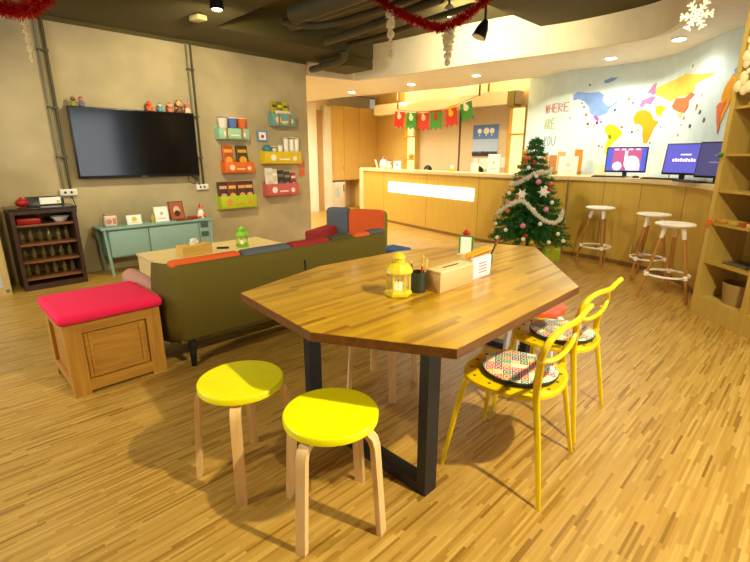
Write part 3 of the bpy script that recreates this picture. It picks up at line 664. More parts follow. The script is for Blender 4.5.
# ---------------------------------------------------------------- stools
def make_stool(name, seatm, legm, label, group=None, h=.455, rz=0, loc=(0, 0, 0)):
    t = thing(name, label, 'stool', loc, rz, group)
    o = MB().lathe([(.168, h-.032), (.175, h-.028), (.177, h-.006), (.173, h), (0.001, h)], 48).build('seat', seatm, t, True)
    for k in range(4):
        a = math.pi/4+k*math.pi/2; c, s_ = math.cos(a), math.sin(a)
        prof = [(.07, h-.040), (.12, h-.040), (.155, h-.046), (.175, h-.062), (.184, h-.09), (.187, h-.13), (.198, h-.28), (.210, 0)]
        b = MB(); rows = []
        pts = [Vector((r*c, r*s_, z)) for r, z in prof]; side = Vector((-s_, c, 0))*.0205
        th = .0105
        for i, p in enumerate(pts):
            q0 = pts[max(i-1, 0)]; q1 = pts[min(i+1, len(pts)-1)]; tt = (q1-q0).normalized(); nn = tt.cross(side).normalized()*th
            if i == len(pts)-1: nn = Vector((c, s_, 0))*-th if nn.dot(Vector((c, s_, 0))) < 0 else Vector((c, s_, 0))*th
            rows.append([b.bm.verts.new(v) for v in (p+side+nn, p-side+nn, p-side-nn, p+side-nn)])
        for A, B in zip(rows, rows[1:]):
            for j in range(4): b.bm.faces.new((A[j], A[(j+1) % 4], B[(j+1) % 4], B[j]))
        b.bm.faces.new(rows[0]); b.bm.faces.new(rows[-1][::-1])
        b.build('leg', legm, t, True)
    return t
st = make_stool('round_stool', LIME, BIRCH, 'lime yellow round stool nearest the camera', 'lime stools', loc=(.925, 1.155, 0), rz=math.radians(62.5))
RZ1 = st.rotation_euler[2]
dup(st, (.818, 1.622, 0), math.radians(8), 'lime yellow round stool left of the nearest one', 'lime stools')
under = make_stool('round_stool', mat('olive_lacquer', '#a8a818', .35), BIRCH, 'wooden legged stool pushed under the table on the sofa side', None, loc=(1.80, 1.735, 0), rz=math.radians(15))
make_stool('round_stool', mat('orange_red_lacquer', '#ee5014', .35), WHITE, 'orange red stool with white legs under the far end of the table', None, loc=(2.65, 1.195, 0), rz=.63)
under.location = (1.80, 1.735, 0)

# ---------------------------------------------------------------- yellow chairs (face +y in local space)
t = thing('yellow_chair', 'yellow plastic chair nearest the camera at the table corner', 'chair', (1.716, .84, 0), math.radians(7.5), 'yellow chairs with looped backs')
seat = MB(); N = 40; prof = []
def seat_r(a): # rounded seat outline
    c, s_ = math.cos(a), math.sin(a); n_ = 2.5
    return 1/((abs(c)/.215)**n_+(abs(s_)/.21)**n_)**(1/n_)
rings = []
for f, z in ((.94, .425), (1.0, .432), (1.0, .446), (.96, .452), (.6, .444), (.02, .441)):
    rings.append([seat.bm.verts.new((seat_r(2*math.pi*k/N)*f*math.cos(2*math.pi*k/N), seat_r(2*math.pi*k/N)*f*math.sin(2*math.pi*k/N), z)) for k in range(N)])
for A, B in zip(rings, rings[1:]):
    for k in range(N): seat.bm.faces.new((A[k], A[(k+1) % N], B[(k+1) % N], B[k]))
seat.bm.faces.new(rings[0][::-1]); seat.bm.faces.new(rings[-1])
so = seat.build('seat', YEL, t, True)
hb = MB()
for k in range(14):
    a = 2*math.pi*(k+.5)/14; r = seat_r(a)*.86; hb.cyl((r*math.cos(a), r*math.sin(a), .446), (r*math.cos(a), r*math.sin(a), .4535), .007, n=10)
hb.build('drain_hole', mat('hole_brown', '#8a6814', .8), so)
for sx in (-1, 1):
    MB().tube([(sx*.165, .155, .43), (sx*.185, .18, .3), (sx*.228, .222, 0)], [.0145, .0135, .0095], 8, flat=.7).build('leg', YEL, t, True)
# rear legs run on as back posts: the left one sweeps over as the top rail, the right one feeds the lower rail
LP = crom([(-.238, -.222, 0), (-.205, -.185, .25), (-.19, -.155, .45), (-.225, -.165, .57), (-.258, -.178, .66)], 6)
MB().tube(LP, [.0095+.006*min(1, i/12) for i in range(len(LP))], 8, flat=.7).build('leg', YEL, t, True)
RP = crom([(.232, -.220, 0), (.225, -.175, .25), (.215, -.14, .45), (.14, -.165, .55), (.02, -.205, .635)], 6)
MB().tube(RP, [.0095+.006*min(1, i/12)-.004*max(0, (i-14)/10) for i in range(len(RP))], 8, flat=.7).build('leg', YEL, t, True)
MB().box(.13, .225, -.155, -.135, .43, .45).build('bracket', YEL, t)
top = [(-.258, -.178, .655), (-.268, -.19, .70), (-.24, -.203, .735), (-.16, -.218, .75), (-.06, -.226, .742), (.04, -.226, .732), (.11, -.226, .738), (.165, -.238, .757)]
low = [(-.262, -.178, .645), (-.19, -.200, .628), (-.09, -.212, .625), (.0, -.214, .634), (.045, -.214, .665), (.03, -.22, .70), (-.02, -.226, .735)]
TPc = crom(top, 6)
MB().tube(TPc, [.0125]*len(TPc), 8, flat=1.0).build('top_rail', YEL, t, True)
MB().tube(crom(low, 6), .0105, 8).build('lower_rail', YEL, t, True)
ch1 = t
dup(ch1, (2.275, .905, 0), math.radians(3.5), 'yellow plastic chair further away, beside the orange red stool', 'yellow chairs with looped backs')
PAT = patch('seat_pad_print', ['#c23a22', '#3f8f86', '#d8b23c', '#c85c6c', '#e8dcb8', '#4d7a3a', '#d86c2c', '#7fb4b4', '#d8c48c', '#8a3c5a'], .036)
PDK = mat('pad_edge', '#2c2a22', .9)
def pad(x, y, rz, label):
    t = thing('seat_pad', label, 'seat pad', (x, y, .454), rz, 'round patterned seat pads')
    MB().lathe([(.150, .0), (.160, .004), (.163, .012), (.160, .018)], 40).build('piping', PDK, t, True)
    MB().lathe([(.155, .006), (.160, .019), (.13, .026), (.0, .028)], 40).build('cover', PAT, t, True)
pad(1.722, .825, .5, 'round multicoloured pad on the nearest yellow chair')
pad(2.285, .88, 1.2, 'round multicoloured pad on the farther yellow chair')

# ---------------------------------------------------------------- things on the table
lantern((1.461, 1.312, .75), 1.0, mat('yellow_enamel', '#dcc428', .35), 'yellow metal lantern on the big table')
t = thing('pen_holder', 'dark green mesh pen pot beside the yellow lantern', 'pen pot', (1.572, 1.29, .75))
MB().lathe([(.038, 0), (.038, .095), (.034, .095), (.034, .004), (.001, .004)], 20).build('pot', mat('pot_green', '#2c3420', .5), t, True)
pc = [('#d8a030', 'yellow pencil, tallest in the pen pot'), ('#b83020', 'red pen in the pen pot'), ('#e0b860', 'pale pencil at the right of the pen pot'), ('#30281c', 'black pen at the left of the pen pot')]
for k, (c, lb) in enumerate(pc):
    dx, dy = [(.012, -.01), (-.002, -.018), (.018, -.02), (-.018, .012)][k]
    t = thing('pen', lb, 'pen', (1.572+dx*.6, 1.29+dy*.6, .756), 0, 'pens in the pot')
    e = Vector((dx*.9, dy*.9, [.155, .12, .14, .13][k])); m = mat('pen_'+c[1:], c, .4)
    MB().cyl((0, 0, 0), e, .0045, n=8).build('barrel', m, t); MB().cyl(e, e*1.09, .0045, .0008, 8).build('tip', CRT, t)
bx = thing('wooden_box', 'long pale wooden box with a slot in its lid on the big table', 'box', (1.612, 1.189, .75))
part_box('box', wood('birch_box', '#cfa56a', '#dcb67c', 'X', .5), bx, 0, .268, 0, .085, 0, .092, .002)
lid = part_box('lid', wood('birch_lid', '#dcc48c', '#e8d29c', 'X', .5), bx, -.001, .269, -.001, .086, .092, .103, .002)
part_box('slot', mat('slot_dark', '#5a3c20', .8), lid, .075, .195, .036, .048, .1025, .104)
t = thing('card_holder', 'white framed card with pink print and an orange strip above', 'card holder', (1.995, 1.215, .75), .02)
part_box('stand', mat('acrylic_pink', '#e8d4dc', .4), t, -.09, .09, -.004, .02, 0, .112, .003)
part_box('print', PAPER, t, -.078, .078, -.007, -.004, .012, .1)
b = MB()
for k in range(4): b.box(-.035+.0*k, .04, -.009, -.007, .03+.016*k, .036+.016*k)
b.build('lettering', mat('print_pink', '#b87880', .7), t)
t = thing('orange_leaflet', 'orange leaflet lying across the top of the card holder', 'leaflet', (2.0, 1.24, .863), .12)
MB().box(-.12, .13, -.03, .012, 0, .006, Matrix.Rotation(-.7, 4, 'X')).box(-.12, .13, .005, .012, 0, .03).build('sheet', mat('leaflet_orange', '#e0a018', .6), t)
t = thing('menu_stand', 'green edged white menu stand with a red rose on top', 'menu stand', (2.42, 1.595, .75), math.atan2(-.076, .034))
GR = mat('green_edge', '#4c8c1c', .5)
b = MB(); b.box(-.045, -.035, -.006, .006, 0, .125); b.box(.035, .045, -.006, .006, 0, .125); b.box(-.035, .035, -.006, .006, .115, .125); b.build('frame', GR, t)
part_box('card', PAPER, t, -.035, .035, -.003, .003, 0, .115); part_box('foot', LTW, t, -.05, .05, -.03, .03, -.0, .008)
MB().sph((.0, 0, .142), .02).sph((.014, .004, .138), .012).sph((-.013, -.004, .138), .012).build('rose', RED, t, True)
t = thing('wooden_tray', 'small wooden tray holding clips behind the long box', 'tray', (2.13, 1.40, .75), .3)
part_box('tray', LTW, t, -.08, .08, -.04, .04, 0, .012, .002)
MB().box(-.05, -.01, -.02, .01, .012, .03).box(.015, .05, -.02, .02, .012, .022).build('clip', MIDW, t)
t = thing('paint_brush', 'dark wooden brush standing behind the orange leaflet', 'brush', (2.30, 1.36, .75))
MB().lathe([(.028, 0), (.028, .05), (.024, .05), (.024, .004), (.001, .004)], 16).build('cup', mat('cup_grey', '#7c7468', .5), t, True)
MB().cyl((0, 0, .006), (.02, -.03, .11), .004, .005, 8).build('handle', DKW, t); MB().cyl((.02, -.03, .11), (.034, -.051, .17), .009, .003, 8).build('bristles', MIDW, t)

# ---------------------------------------------------------------- reception desk
DF = [(7.28, 7.62), (7.02, 6.6), (6.78, 5.6), (6.53, 4.45), (6.40, 3.85), (6.36, 3.2), (6.37, 2.62)]
DFc = crom(DF, 5)
t = thing('reception_desk', 'long light oak reception desk with a glowing white panel', 'reception desk')
MB().ribbon(DFc, 0, 1.045, .08).build('front_panel', OAK, t)
def offs(line, d):
    P = [Vector((x, y, 0)) for x, y in line]; out = []
    for i, p in enumerate(P):
        q = (P[min(i+1, len(P)-1)]-P[max(i-1, 0)]).normalized(); r = p+Vector((-q.y, q.x, 0))*d; out.append((r.x, r.y))
    return out
MB().prism(offs(DFc, -.04)+[(7.26, 2.625), (7.20, 3.10), (6.95, 3.45)]+[p for p in offs(DFc, .42) if p[1] > 3.6][::-1], 1.045, 1.095).build('worktop', OAKL, t)
MB().prism([(7.24, 7.63), (7.70, 7.53), (7.72, 7.64), (7.26, 7.76)], 0, 1.11).build('end_panel', OAKL, t)
MB().ribbon(offs(DFc, -.006), 0, .05, .006).build('kick_strip', mat('kick_brown', '#8a6430', .5), t)
for (a, b_) in ((.16, .165), (.38, .385), (.60, .605), (.82, .825)):
    i = int(a*(len(DFc)-1)); p = DFc[i]; q = DFc[i+1]; d = Vector((q[0]-p[0], q[1]-p[1], 0)).normalized()
    MB().ribbon([(p[0]-.0, p[1]), (p[0]+d.x*.008, p[1]+d.y*.008)], .05, 1.04, -.002).build('seam', mat('seam_brown', '#9a7236', .6), t)
gl = [p for p in crom(DF, 12) if 4.12 < p[1] < 6.66]
MB().ribbon(offs(gl, -.001), .645, .845, -.02).build('light_panel', mat('panel_glow', '#fff8e8', .5, emit='#fff3dc', es=2.6), t)
# computer counter
CF = crom([(6.42, 2.60), (6.39, 2.25), (6.32, 1.88), (6.21, 1.55), (6.02, 1.24), (5.62, .92), (5.3, .75), (5.0, .62)], 6)
CB = [(x-.012, y+.012) for x, y in crom([(7.31, 2.60), (7.25, 1.98), (6.95, 1.6), (6.52, 1.28), (6.02, .9), (5.4, .45)], 6)]
CB = [p for p in CB]
t = thing('computer_counter', 'curved oak counter under the world map with three screens', 'counter')
MB().ribbon(CF, 0, 1.045, .04).build('front_panel', OAK, t)
MB().prism([(x-.03, y+.03) for x, y in CF]+[(5.30, .43)]+CB[::-1], 1.045, 1.095).build('worktop', OAKL, t)
MB().ribbon(offs(CF, -.006), 0, .05, .006).build('kick_strip', mat('kick_brown', '#8a6430', .5), t)
for i in (8, 16, 26, 33):
    p, q = CF[i], CF[i+1]; d = Vector((q[0]-p[0], q[1]-p[1], 0)).normalized(); MB().ribbon([p, (p[0]+d.x*.008, p[1]+d.y*.008)], .05, 1.04, -.002).build('seam', mat('seam_brown', '#9a7236', .6), t)
CT = 1.095
# monitors: screen faces local -y
def monitor(x, y, rz, w, h, screenm, label, art=None, z0=.07, tilt=0):
    t = thing('computer_monitor', label, 'monitor', (x, y, CT), rz)
    M = Matrix.Translation((0, 0, z0)) @ Matrix.Rotation(tilt, 4, 'X')
    b = MB().box(-w/2, w/2, 0, .035, 0, h, M, .006).build('housing', BLKPL, t, True)
    sc = MB().box(-w/2+.014, w/2-.014, -.003, 0, .022, h-.014, M).build('screen', screenm, t)
    if art: art(sc, M, w, h)
    MB().box(-.025, .025, .02, .05, .008, z0+.12).build('stand', BLKPL, t); MB().lathe([(.10, 0), (.10, .008), (.03, .012)], 24).build('base', BLKPL, t, True)
    return t
SCB = mat('screen_blue', '#3a46a0', .3, emit='#4452b4', es=.9); SCP = mat('screen_purple', '#4c4a9c', .3, emit='#5a58b8', es=.75); SCD = mat('screen_dim', '#48466c', .3, emit='#504e84', es=.45)
SCW = mat('screen_white', '#e8dce0', .4, emit='#f0e4ea', es=.8); SCR = mat('screen_rose', '#a04878', .4, emit='#a8507c', es=.7)
def art1(o, M, w, h):
    MB().box(-w*.33, w*.36, -.0045, -.003, .03, h-.02, M).build('picture', SCR, o)
    b = MB(); b.cyl(M @ Vector((-w*.2, -.0045, h*.25)), M @ Vector((-w*.2, -.007, h*.25)), h*.17); b.cyl(M @ Vector((w*.14, -.0045, h*.38)), M @ Vector((w*.14, -.007, h*.38)), h*.28)
    b.box(w*.02, w*.34, -.007, -.0045, .03, h*.35, M); b.box(-w*.04, w*.03, -.007, -.0045, h*.5, h*.85, M)
    for k in range(4): b.box(-w*.3+w*.17*k, -w*.3+w*.17*k+w*.1, -.007, -.0045, h*.88, h*.93, M)
    b.build('picture', SCW, o)
def art2(o, M, w, h):
    b = MB(); b.box(-w*.1, w*.16, -.005, -.003, h*.62, h*.66, M)
    for k in range(9): b.box(-w*.28+k*w*.065, -w*.28+k*w*.065+w*.045, -.005, -.003, h*.42, h*(.50+.02*(k % 2)), M)
    b.build('lettering', SCW, o)
def art3(o, M, w, h):
    b = MB(); b.box(-w*.1, w*.12, -.005, -.003, h*.62, h*.64, M); b.box(-w*.2, w*.2, -.005, -.003, h*.42, h*.45, M)
    b.build('lettering', mat('screen_grey', '#8684a8', .4, emit='#8684a8', es=.5), o)
monitor(6.60, 1.98, math.radians(-82), .48, .32, SCB, 'leftmost computer screen showing a colourful picture', art1, .06)
monitor(6.22, 1.27, math.radians(-104), .43, .35, SCP, 'middle computer screen, blue with white lettering', art2, .06, -.12)
monitor(5.72, .87, math.radians(-118), .46, .36, SCD, 'rightmost computer screen, dim purple beside the bookcase', art3, .05, -.08)
def keyboard(x, y, rz, label):
    t = thing('keyboard', label, 'keyboard', (x, y, CT), rz, 'keyboards on the counter')
    part_box('case', BLKPL, t, -.2, .2, -.06, .06, 0, .014, .003)
    b = MB()
    for i in range(14):
        for j in range(4): b.box(-.188+i*.027, -.188+i*.027+.022, -.048+j*.025, -.048+j*.025+.02, .014, .019)
    b.build('keys', mat('key_grey', '#2c2a2c', .5), t)
keyboard(6.46, 2.12, math.radians(-85), 'black keyboard in front of the leftmost screen')
keyboard(6.25, 1.48, math.radians(-110), 'black keyboard in front of the middle screen')
keyboard(5.78, 1.08, math.radians(-133), 'black keyboard in front of the rightmost screen')
for k, (x, y, lb) in enumerate(((6.46, 1.80, 'dark computer mouse right of the leftmost screen'), (5.45, .76, 'pale computer mouse beside the bookcase'))):
    tag(MB().sph((0, 0, .012), .03, (1, 1.6, .5)).build('computer_mouse', BLKPL if k == 0 else WHITE, None, True, loc=(x, y, CT)), lb, 'mouse')
tag(MB().tube(crom([(6.62, 1.47, CT+.01), (6.6, 1.46, 1.25), (6.58, 1.44, 1.38), (6.42, 1.32, 1.40), (6.38, 1.28, 1.25), (6.3, 1.25, CT+.01)], 6), .005, 6).build('monitor_cable', BLKPL, None, True), 'thin dark cable looping up behind the middle screen', 'cable')
card(7.0, 2.42, .15, .15, 'small cream notice card on the counter left of the screens', CREAM, mat('cream_paper', '#efe6c4', .8), None, .1, math.radians(-80), CT)
t = thing('brochure_rack', 'brochure rack with orange and brown leaflets beside the tree', 'brochure rack', (6.95, 3.0, CT), math.radians(-78))
part_box('rack', mat('rack_wire', '#a87c3c', .5), t, -.3, .3, .03, .12, 0, .05, .004)
for k, (c, h) in enumerate((('#d0a060', .30), ('#b87c3c', .28), ('#e0b070', .33), ('#8c5c30', .26), ('#e08820', .36))):
    part_box('leaflet', mat('lf_'+c[1:], c, .6), t, -.29+.12*k, -.18+.12*k, .05, .065, .02, h)
card(6.72, 2.78, .26, .27, 'large white notice leaning beside the christmas tree', WHITE, PAPER, (mat('print_pale', '#d8ccc0', .7), .03), .2, math.radians(-75), CT)

# ---------------------------------------------------------------- world map mural on the curved wall
import bisect
acc = [0]
for a, b_ in zip(WL, WL[1:]): acc.append(acc[-1]+math.hypot(b_[0]-a[0], b_[1]-a[1]))
def on_wall(s, z, d=0):
    i = max(0, min(len(WL)-2, bisect.bisect(acc, s)-1)); f = (s-acc[i])/(acc[i+1]-acc[i]); a, b_ = WL[i], WL[i+1]
    q = Vector((b_[0]-a[0], b_[1]-a[1], 0)).normalized(); p = Vector((a[0]+(b_[0]-a[0])*f, a[1]+(b_[1]-a[1])*f, z)); return p+Vector((q.y, -q.x, 0))*d
def mural(name, label, cat, pts, m, d=.006, grp='painted continents of the world map mural'):
    P = pts      # (distance along the wall, height) in metres
    b = MB(); vs = [b.bm.verts.new((s, z, 0)) for s, z in P]; f = b.bm.faces.new(vs); bmesh.ops.triangulate(b.bm, faces=[f])
    s0 = min(p[0] for p in P); s1 = max(p[0] for p in P)
    k = math.ceil(s0/.04)
    while k*.04 < s1:
        bmesh.ops.bisect_plane(b.bm, geom=list(b.bm.verts)+list(b.bm.edges)+list(b.bm.faces), plane_co=(k*.04, 0, 0), plane_no=(1, 0, 0)); k += 1
    r = bmesh.ops.extrude_face_region(b.bm, geom=list(b.bm.faces)); nv = [g for g in r['geom'] if isinstance(g, bmesh.types.BMVert)]
    top = set(nv)
    for v in b.bm.verts: v.co = on_wall(v.co.x, v.co.y, d if v in top else .0005)
    return tag(b.build(name, m), label, cat, grp)
BLP = mat('mural_blue', '#7ea2e8', .8, var=.12, vscale=5); YLP = mat('mural_yellow', '#e6dc08', .8, var=.1); OYP = mat('mural_amber', '#f2a808', .8, var=.14, vscale=5)
PLP = mat('mural_pale_yellow', '#f2d45c', .8, var=.08); SLP = mat('mural_salmon', '#e87844', .8, var=.12); PKP = mat('mural_pink', '#d87cc0', .8); VIP = mat('mural_violet', '#b060c8', .8)
cn = 'mural_continent'
mural(cn, 'pale blue painted north american landmass at the left of the wall map', 'mural', [(1.202, 2.253), (1.271, 2.287), (1.395, 2.267), (1.573, 2.262), (1.638, 2.218), (1.628, 2.141), (1.697, 2.068), (1.756, 2.064), (1.826, 2.125), (1.78, 2.177), (1.822, 2.154), (1.839, 2.096), (1.742, 2.026), (1.711, 1.96), (1.624, 1.936), (1.546, 1.921), (1.469, 1.985), (1.449, 2.066), (1.368, 2.15), (1.283, 2.187), (1.211, 2.172)], BLP)
mural(cn, 'small pale blue painted island above the north american landmass', 'mural', [(1.613, 2.412), (1.706, 2.439), (1.802, 2.438), (1.75, 2.397), (1.676, 2.377), (1.628, 2.372)], BLP)
mural(cn, 'violet painted strip at the foot of the blue landmass', 'mural', [(1.525, 1.932), (1.574, 1.939), (1.611, 1.887), (1.594, 1.858), (1.55, 1.89)], VIP, .009)
mural(cn, 'bright yellow painted south american landmass', 'mural', [(1.716, 1.773), (1.77, 1.81), (1.852, 1.787), (1.962, 1.695), (1.932, 1.627), (1.862, 1.57), (1.814, 1.481), (1.776, 1.391), (1.743, 1.411), (1.757, 1.532), (1.774, 1.632), (1.713, 1.714)], YLP)
mural(cn, 'dark green painted spot on the yellow landmass', 'mural', [(1.767, 1.652), (1.799, 1.671), (1.827, 1.611), (1.788, 1.602)], mat('mural_green', '#6c8c1c', .8), .009)
mural(cn, 'amber painted african landmass in the middle of the wall map', 'mural', [(2.078, 1.881), (2.12, 1.962), (2.216, 1.976), (2.316, 1.927), (2.384, 1.83), (2.472, 1.803), (2.405, 1.726), (2.37, 1.635), (2.326, 1.532), (2.276, 1.533), (2.243, 1.64), (2.231, 1.746), (2.178, 1.791), (2.113, 1.794)], OYP)
mural(cn, 'pink painted european landmass above the amber one', 'mural', [(2.14, 2.044), (2.173, 2.103), (2.237, 2.117), (2.301, 2.141), (2.353, 2.115), (2.314, 2.069), (2.297, 2.03), (2.225, 2.057), (2.168, 2.0)], PKP)
mural(cn, 'pink painted northern peninsula of the wall map', 'mural', [(2.216, 2.18), (2.261, 2.236), (2.297, 2.291), (2.335, 2.276), (2.344, 2.166), (2.311, 2.15), (2.259, 2.186)], PKP)
mural(cn, 'pale yellow painted asian landmass', 'mural', [(2.332, 2.227), (2.48, 2.266), (2.689, 2.292), (2.876, 2.326), (3.159, 2.272), (3.526, 2.237), (3.506, 2.209), (3.294, 2.192), (3.161, 2.169), (3.15, 2.101), (3.045, 2.07), (2.785, 2.074), (2.632, 2.035), (2.491, 2.099), (2.359, 2.144)], PLP)
mural(cn, 'yellow painted arabian patch right of the amber landmass', 'mural', [(2.375, 2.002), (2.485, 2.002), (2.573, 1.954), (2.504, 1.921), (2.488, 1.862), (2.41, 1.899)], YLP)
mural(cn, 'salmon painted chinese landmass below the pale yellow one', 'mural', [(2.7, 1.97), (2.756, 2.059), (2.977, 2.042), (3.096, 2.09), (3.187, 2.053), (3.07, 2.005), (3.079, 1.933), (3.003, 1.867), (2.88, 1.887), (2.762, 1.926)], SLP, .009)
mural(cn, 'pale orange painted peninsula below the salmon patch', 'mural', [(2.847, 1.871), (2.941, 1.873), (2.925, 1.809), (2.895, 1.821)], PLP)
mural(cn, 'tall amber painted landmass beside the bookcase', 'mural', [(3.746, 1.969), (3.782, 2.065), (3.882, 2.164), (3.932, 2.134), (3.954, 1.997), (3.905, 1.866), (3.854, 1.778), (3.815, 1.686), (3.775, 1.721), (3.774, 1.848)], OYP)
mural(cn, 'salmon painted landmass beside the bookcase', 'mural', [(3.694, 1.872), (3.739, 1.907), (3.8, 1.893), (3.858, 1.925), (3.84, 1.857), (3.796, 1.783), (3.812, 1.654), (3.8, 1.591), (3.745, 1.723)], SLP, .009)
mural(cn, 'light blue painted patch at the top right of the wall map', 'mural', [(3.883, 2.201), (3.921, 2.217), (3.949, 2.161), (3.91, 2.16)], BLP)
rnd = random.Random(3)
dots = [(1.34, 2.129), (1.376, 2.071), (1.418, 1.956), (1.187, 1.925), (1.461, 1.826), (1.55, 1.794), (1.587, 1.835), (1.642, 1.846), (1.466, 1.783), (1.424, 2.372), (1.986, 2.133), (2.047, 2.076), (1.944, 1.763), (2.168, 1.713), (2.53, 1.732), (2.377, 1.534), (2.09, 1.689), (3.285, 1.917), (3.274, 1.886), (3.373, 1.844), (2.969, 1.73), (3.205, 1.704), (2.935, 1.614), (3.351, 2.027), (1.657, 1.507), (1.702, 1.492), (1.816, 2.0), (3.015, 2.386), (2.327, 2.287), (3.486, 1.75), (3.015, 1.807)]
dcol = [mat('mural_dot%d' % i, c, .8) for i, c in enumerate(('#b8843c', '#3c3c5c', '#c86c50', '#c8c0a0', '#6c5c78'))]
for k, (u, v) in enumerate(dots):
    r = rnd.uniform(.013, .027); n = 7
    mural('mural_motif', 'little painted animal or boat motif scattered on the wall map', 'mural', [(u+r*math.cos(6.283*j/n)*rnd.uniform(.6, 1.1), v+1.2*r*math.sin(6.283*j/n)*rnd.uniform(.6, 1.1)) for j in range(n)], dcol[k % 5], .005, 'small painted motifs on the wall map')
def wall_text(txt, u0, u1, v0, v1, m, label):
    """thin hand drawn letters: each glyph from strokes, laid on the wall"""
    G = {'W': [[(0, 1), (.25, 0), (.5, .8), (.75, 0), (1, 1)]], 'H': [[(0, 0), (0, 1)], [(1, 0), (1, 1)], [(0, .5), (1, .5)]], 'E': [[(1, 1), (0, 1), (0, 0), (1, 0)], [(0, .5), (.8, .5)]],
         'R': [[(0, 0), (0, 1), (.9, .85), (.9, .6), (0, .5), (1, 0)]], 'A': [[(0, 0), (.5, 1), (1, 0)], [(.2, .4), (.8, .4)]], 'Y': [[(0, 1), (.5, .5), (1, 1)], [(.5, .5), (.5, 0)]],
         'O': [[(.5, 0), (.05, .3), (.05, .7), (.5, 1), (.95, .7), (.95, .3), (.5, 0)]], 'U': [[(0, 1), (0, .25), (.5, 0), (1, .25), (1, 1)]]}
    s0, s1, za, zt = u0, u1, v0, v1; n = len(txt); w = (s1-s0)/n
    root = thing('wall_lettering', label, 'lettering', tuple(on_wall(s0, za)), 0, 'words painted on the wall')
    for i, c in enumerate(txt):
        b = MB()
        for st_ in G[c]: b.tube([on_wall(s0+w*(i+.12+.7*x), za+(zt-za)*y, .004)-root.location for x, y in st_], .0075, 6)
        b.build('letter', m, root)
wall_text('WHERE', 0.67, 1.172, 2.029, 2.153, mat('ink_rose', '#cf8078', .8), 'rose coloured word WHERE painted on the pale wall')
wall_text('ARE', 0.671, 0.95, 1.782, 1.935, mat('ink_green', '#b4bc5c', .8), 'yellow green word ARE painted below the word WHERE')
wall_text('YOU', 0.688, 0.993, 1.522, 1.674, mat('ink_grey', '#9cacb8', .8), 'grey blue word YOU painted lowest beside the tree')

# ---------------------------------------------------------------- bar stools
def bar_stool(x, y, rz, rr, label, h=.745):
    t = thing('bar_stool', label, 'bar stool', (x, y, 0), rz, 'bar stools at the computer counter')
    MB().lathe([(.05, h-.04), (.13, h-.035), (.165, h-.022), (.172, h-.010), (.163, h), (.0, h-.004)], 36).build('seat', mat('stool_white', '#fbf6ea', .4), t, True)
    LW = wood('stool_leg', '#a8702c', '#bc8238', 'Z', .45)
    for k in range(3):
        a = 2*math.pi*k/3; c, s_ = math.cos(a), math.sin(a); top = Vector((.085*c, .085*s_, h-.03)); bot = Vector((rr*c, rr*s_, 0)); d = top-bot
        lg = MB().cyl(bot+Vector((0, 0, 0)), bot+d*.88, .012, .018, 12).build('leg', LW, t, True)
        MB().cyl(bot+d*.84, top, .019, .022, 12).build('socket', mat('stool_white', '#fbf6ea', .4), lg, True)
        p = bot+d*.34; MB().cyl(p-d*.03, p+d*.03, .021, n=12).build('clamp', mat('stool_white', '#fbf6ea', .4), lg, True)
    R = rr+(.085-rr)*.34+.002
    MB().tube([(R*math.cos(6.28318*k/32), R*math.sin(6.28318*k/32), (h-.03)*.34) for k in range(32)], .011, 8, True).build('foot_ring', mat('stool_white', '#fbf6ea', .4), t, True)
bar_stool(5.06, 1.0, math.radians(7), .24, 'white seated bar stool nearest the bookcase')
bar_stool(5.76, 1.36, math.radians(35), .215, 'white seated bar stool in the middle, partly hidden')
bar_stool(6.05, 2.03, math.radians(-17), .22, 'white seated bar stool nearest the christmas tree')

# ---------------------------------------------------------------- bookcase on the right
BA = math.atan2(.31-.704, 4.366-4.726)
t = bc = thing('bookcase', 'tall light brown bookcase at the right edge of the photo', 'bookcase', (4.735, .712, 0), BA)
BW = wood('bookcase_wood', '#c0a04c', '#ccaa56', 'Z', .5, 3); BIN = wood('bookcase_inner', '#ac8c34', '#ba983e', 'X', .55, 3)
D = .36; HB = 2.45
for x in (0, .51, 1.02):
    part_box('post', BW, t, x, x+.045, 0, D, 0, HB)
part_box('back_panel', BIN, t, .045, 1.02, D-.02, D, .0, HB)
part_box('plinth', BW, t, .045, 1.02, .01, D-.02, 0, .17); part_box('top', BW, t, .0, 1.065, 0, D, HB, HB+.04)
for z in (.47, .80, 1.07, 1.36, 1.72, 2.08):
    part_box('shelf', BIN, t, .045, .51, .01, D-.02, z, z+.02); part_box('shelf', BIN, t, .555, 1.02, .01, D-.02, z, z+.02)
Mb = Matrix.Translation((4.735, .712, 0)) @ Matrix.Rotation(BA, 4, 'Z')
def in_bc(x, y, z): return tuple(Mb @ Vector((x, y, z)))
bk = [('#8a3018', .24, .03), ('#c8a868', .27, .035), ('#5c1c10', .25, .03), ('#c89c50', .23, .025)]
for k, (c, h, w_) in enumerate(bk):
    t = thing('book', ['reddish brown book leaning on the upper bookcase shelf', 'tan book leaning on the upper bookcase shelf', 'dark red book leaning on the upper bookcase shelf', 'ochre book leaning at the end of the upper bookcase shelf'][k], 'book', in_bc(.24+.045*k, .06, 1.381), BA, 'leaning books')
    M = Matrix.Rotation(.2, 4, 'Y'); part_box('cover', mat('bk_'+c[1:], c, .6), t, 0, w_, 0, .16, 0, h, 0, M); part_box('pages', PAPER, t, .003, w_-.003, .004, .157, .003, h+.001, 0, M)
for k, (x, c, w_) in enumerate(((.10, '#c88c30', .1), (.22, '#b8a040', .08), (.32, '#a83c20', .06), (.40, '#d8b868', .08))):
    tag(MB().box(-w_/2, w_/2, -.05, .05, 0, .03, bev=.004).build('game_box', mat('gb_'+c[1:], c, .5), None, True, loc=in_bc(x, .08, .821), rot=(0, 0, BA)),
        ['orange card deck at the left of the middle shelf', 'ochre card deck on the middle shelf', 'red card deck on the middle shelf', 'pale card deck at the right of the middle shelf'][k], 'box', 'card decks on the middle shelf')
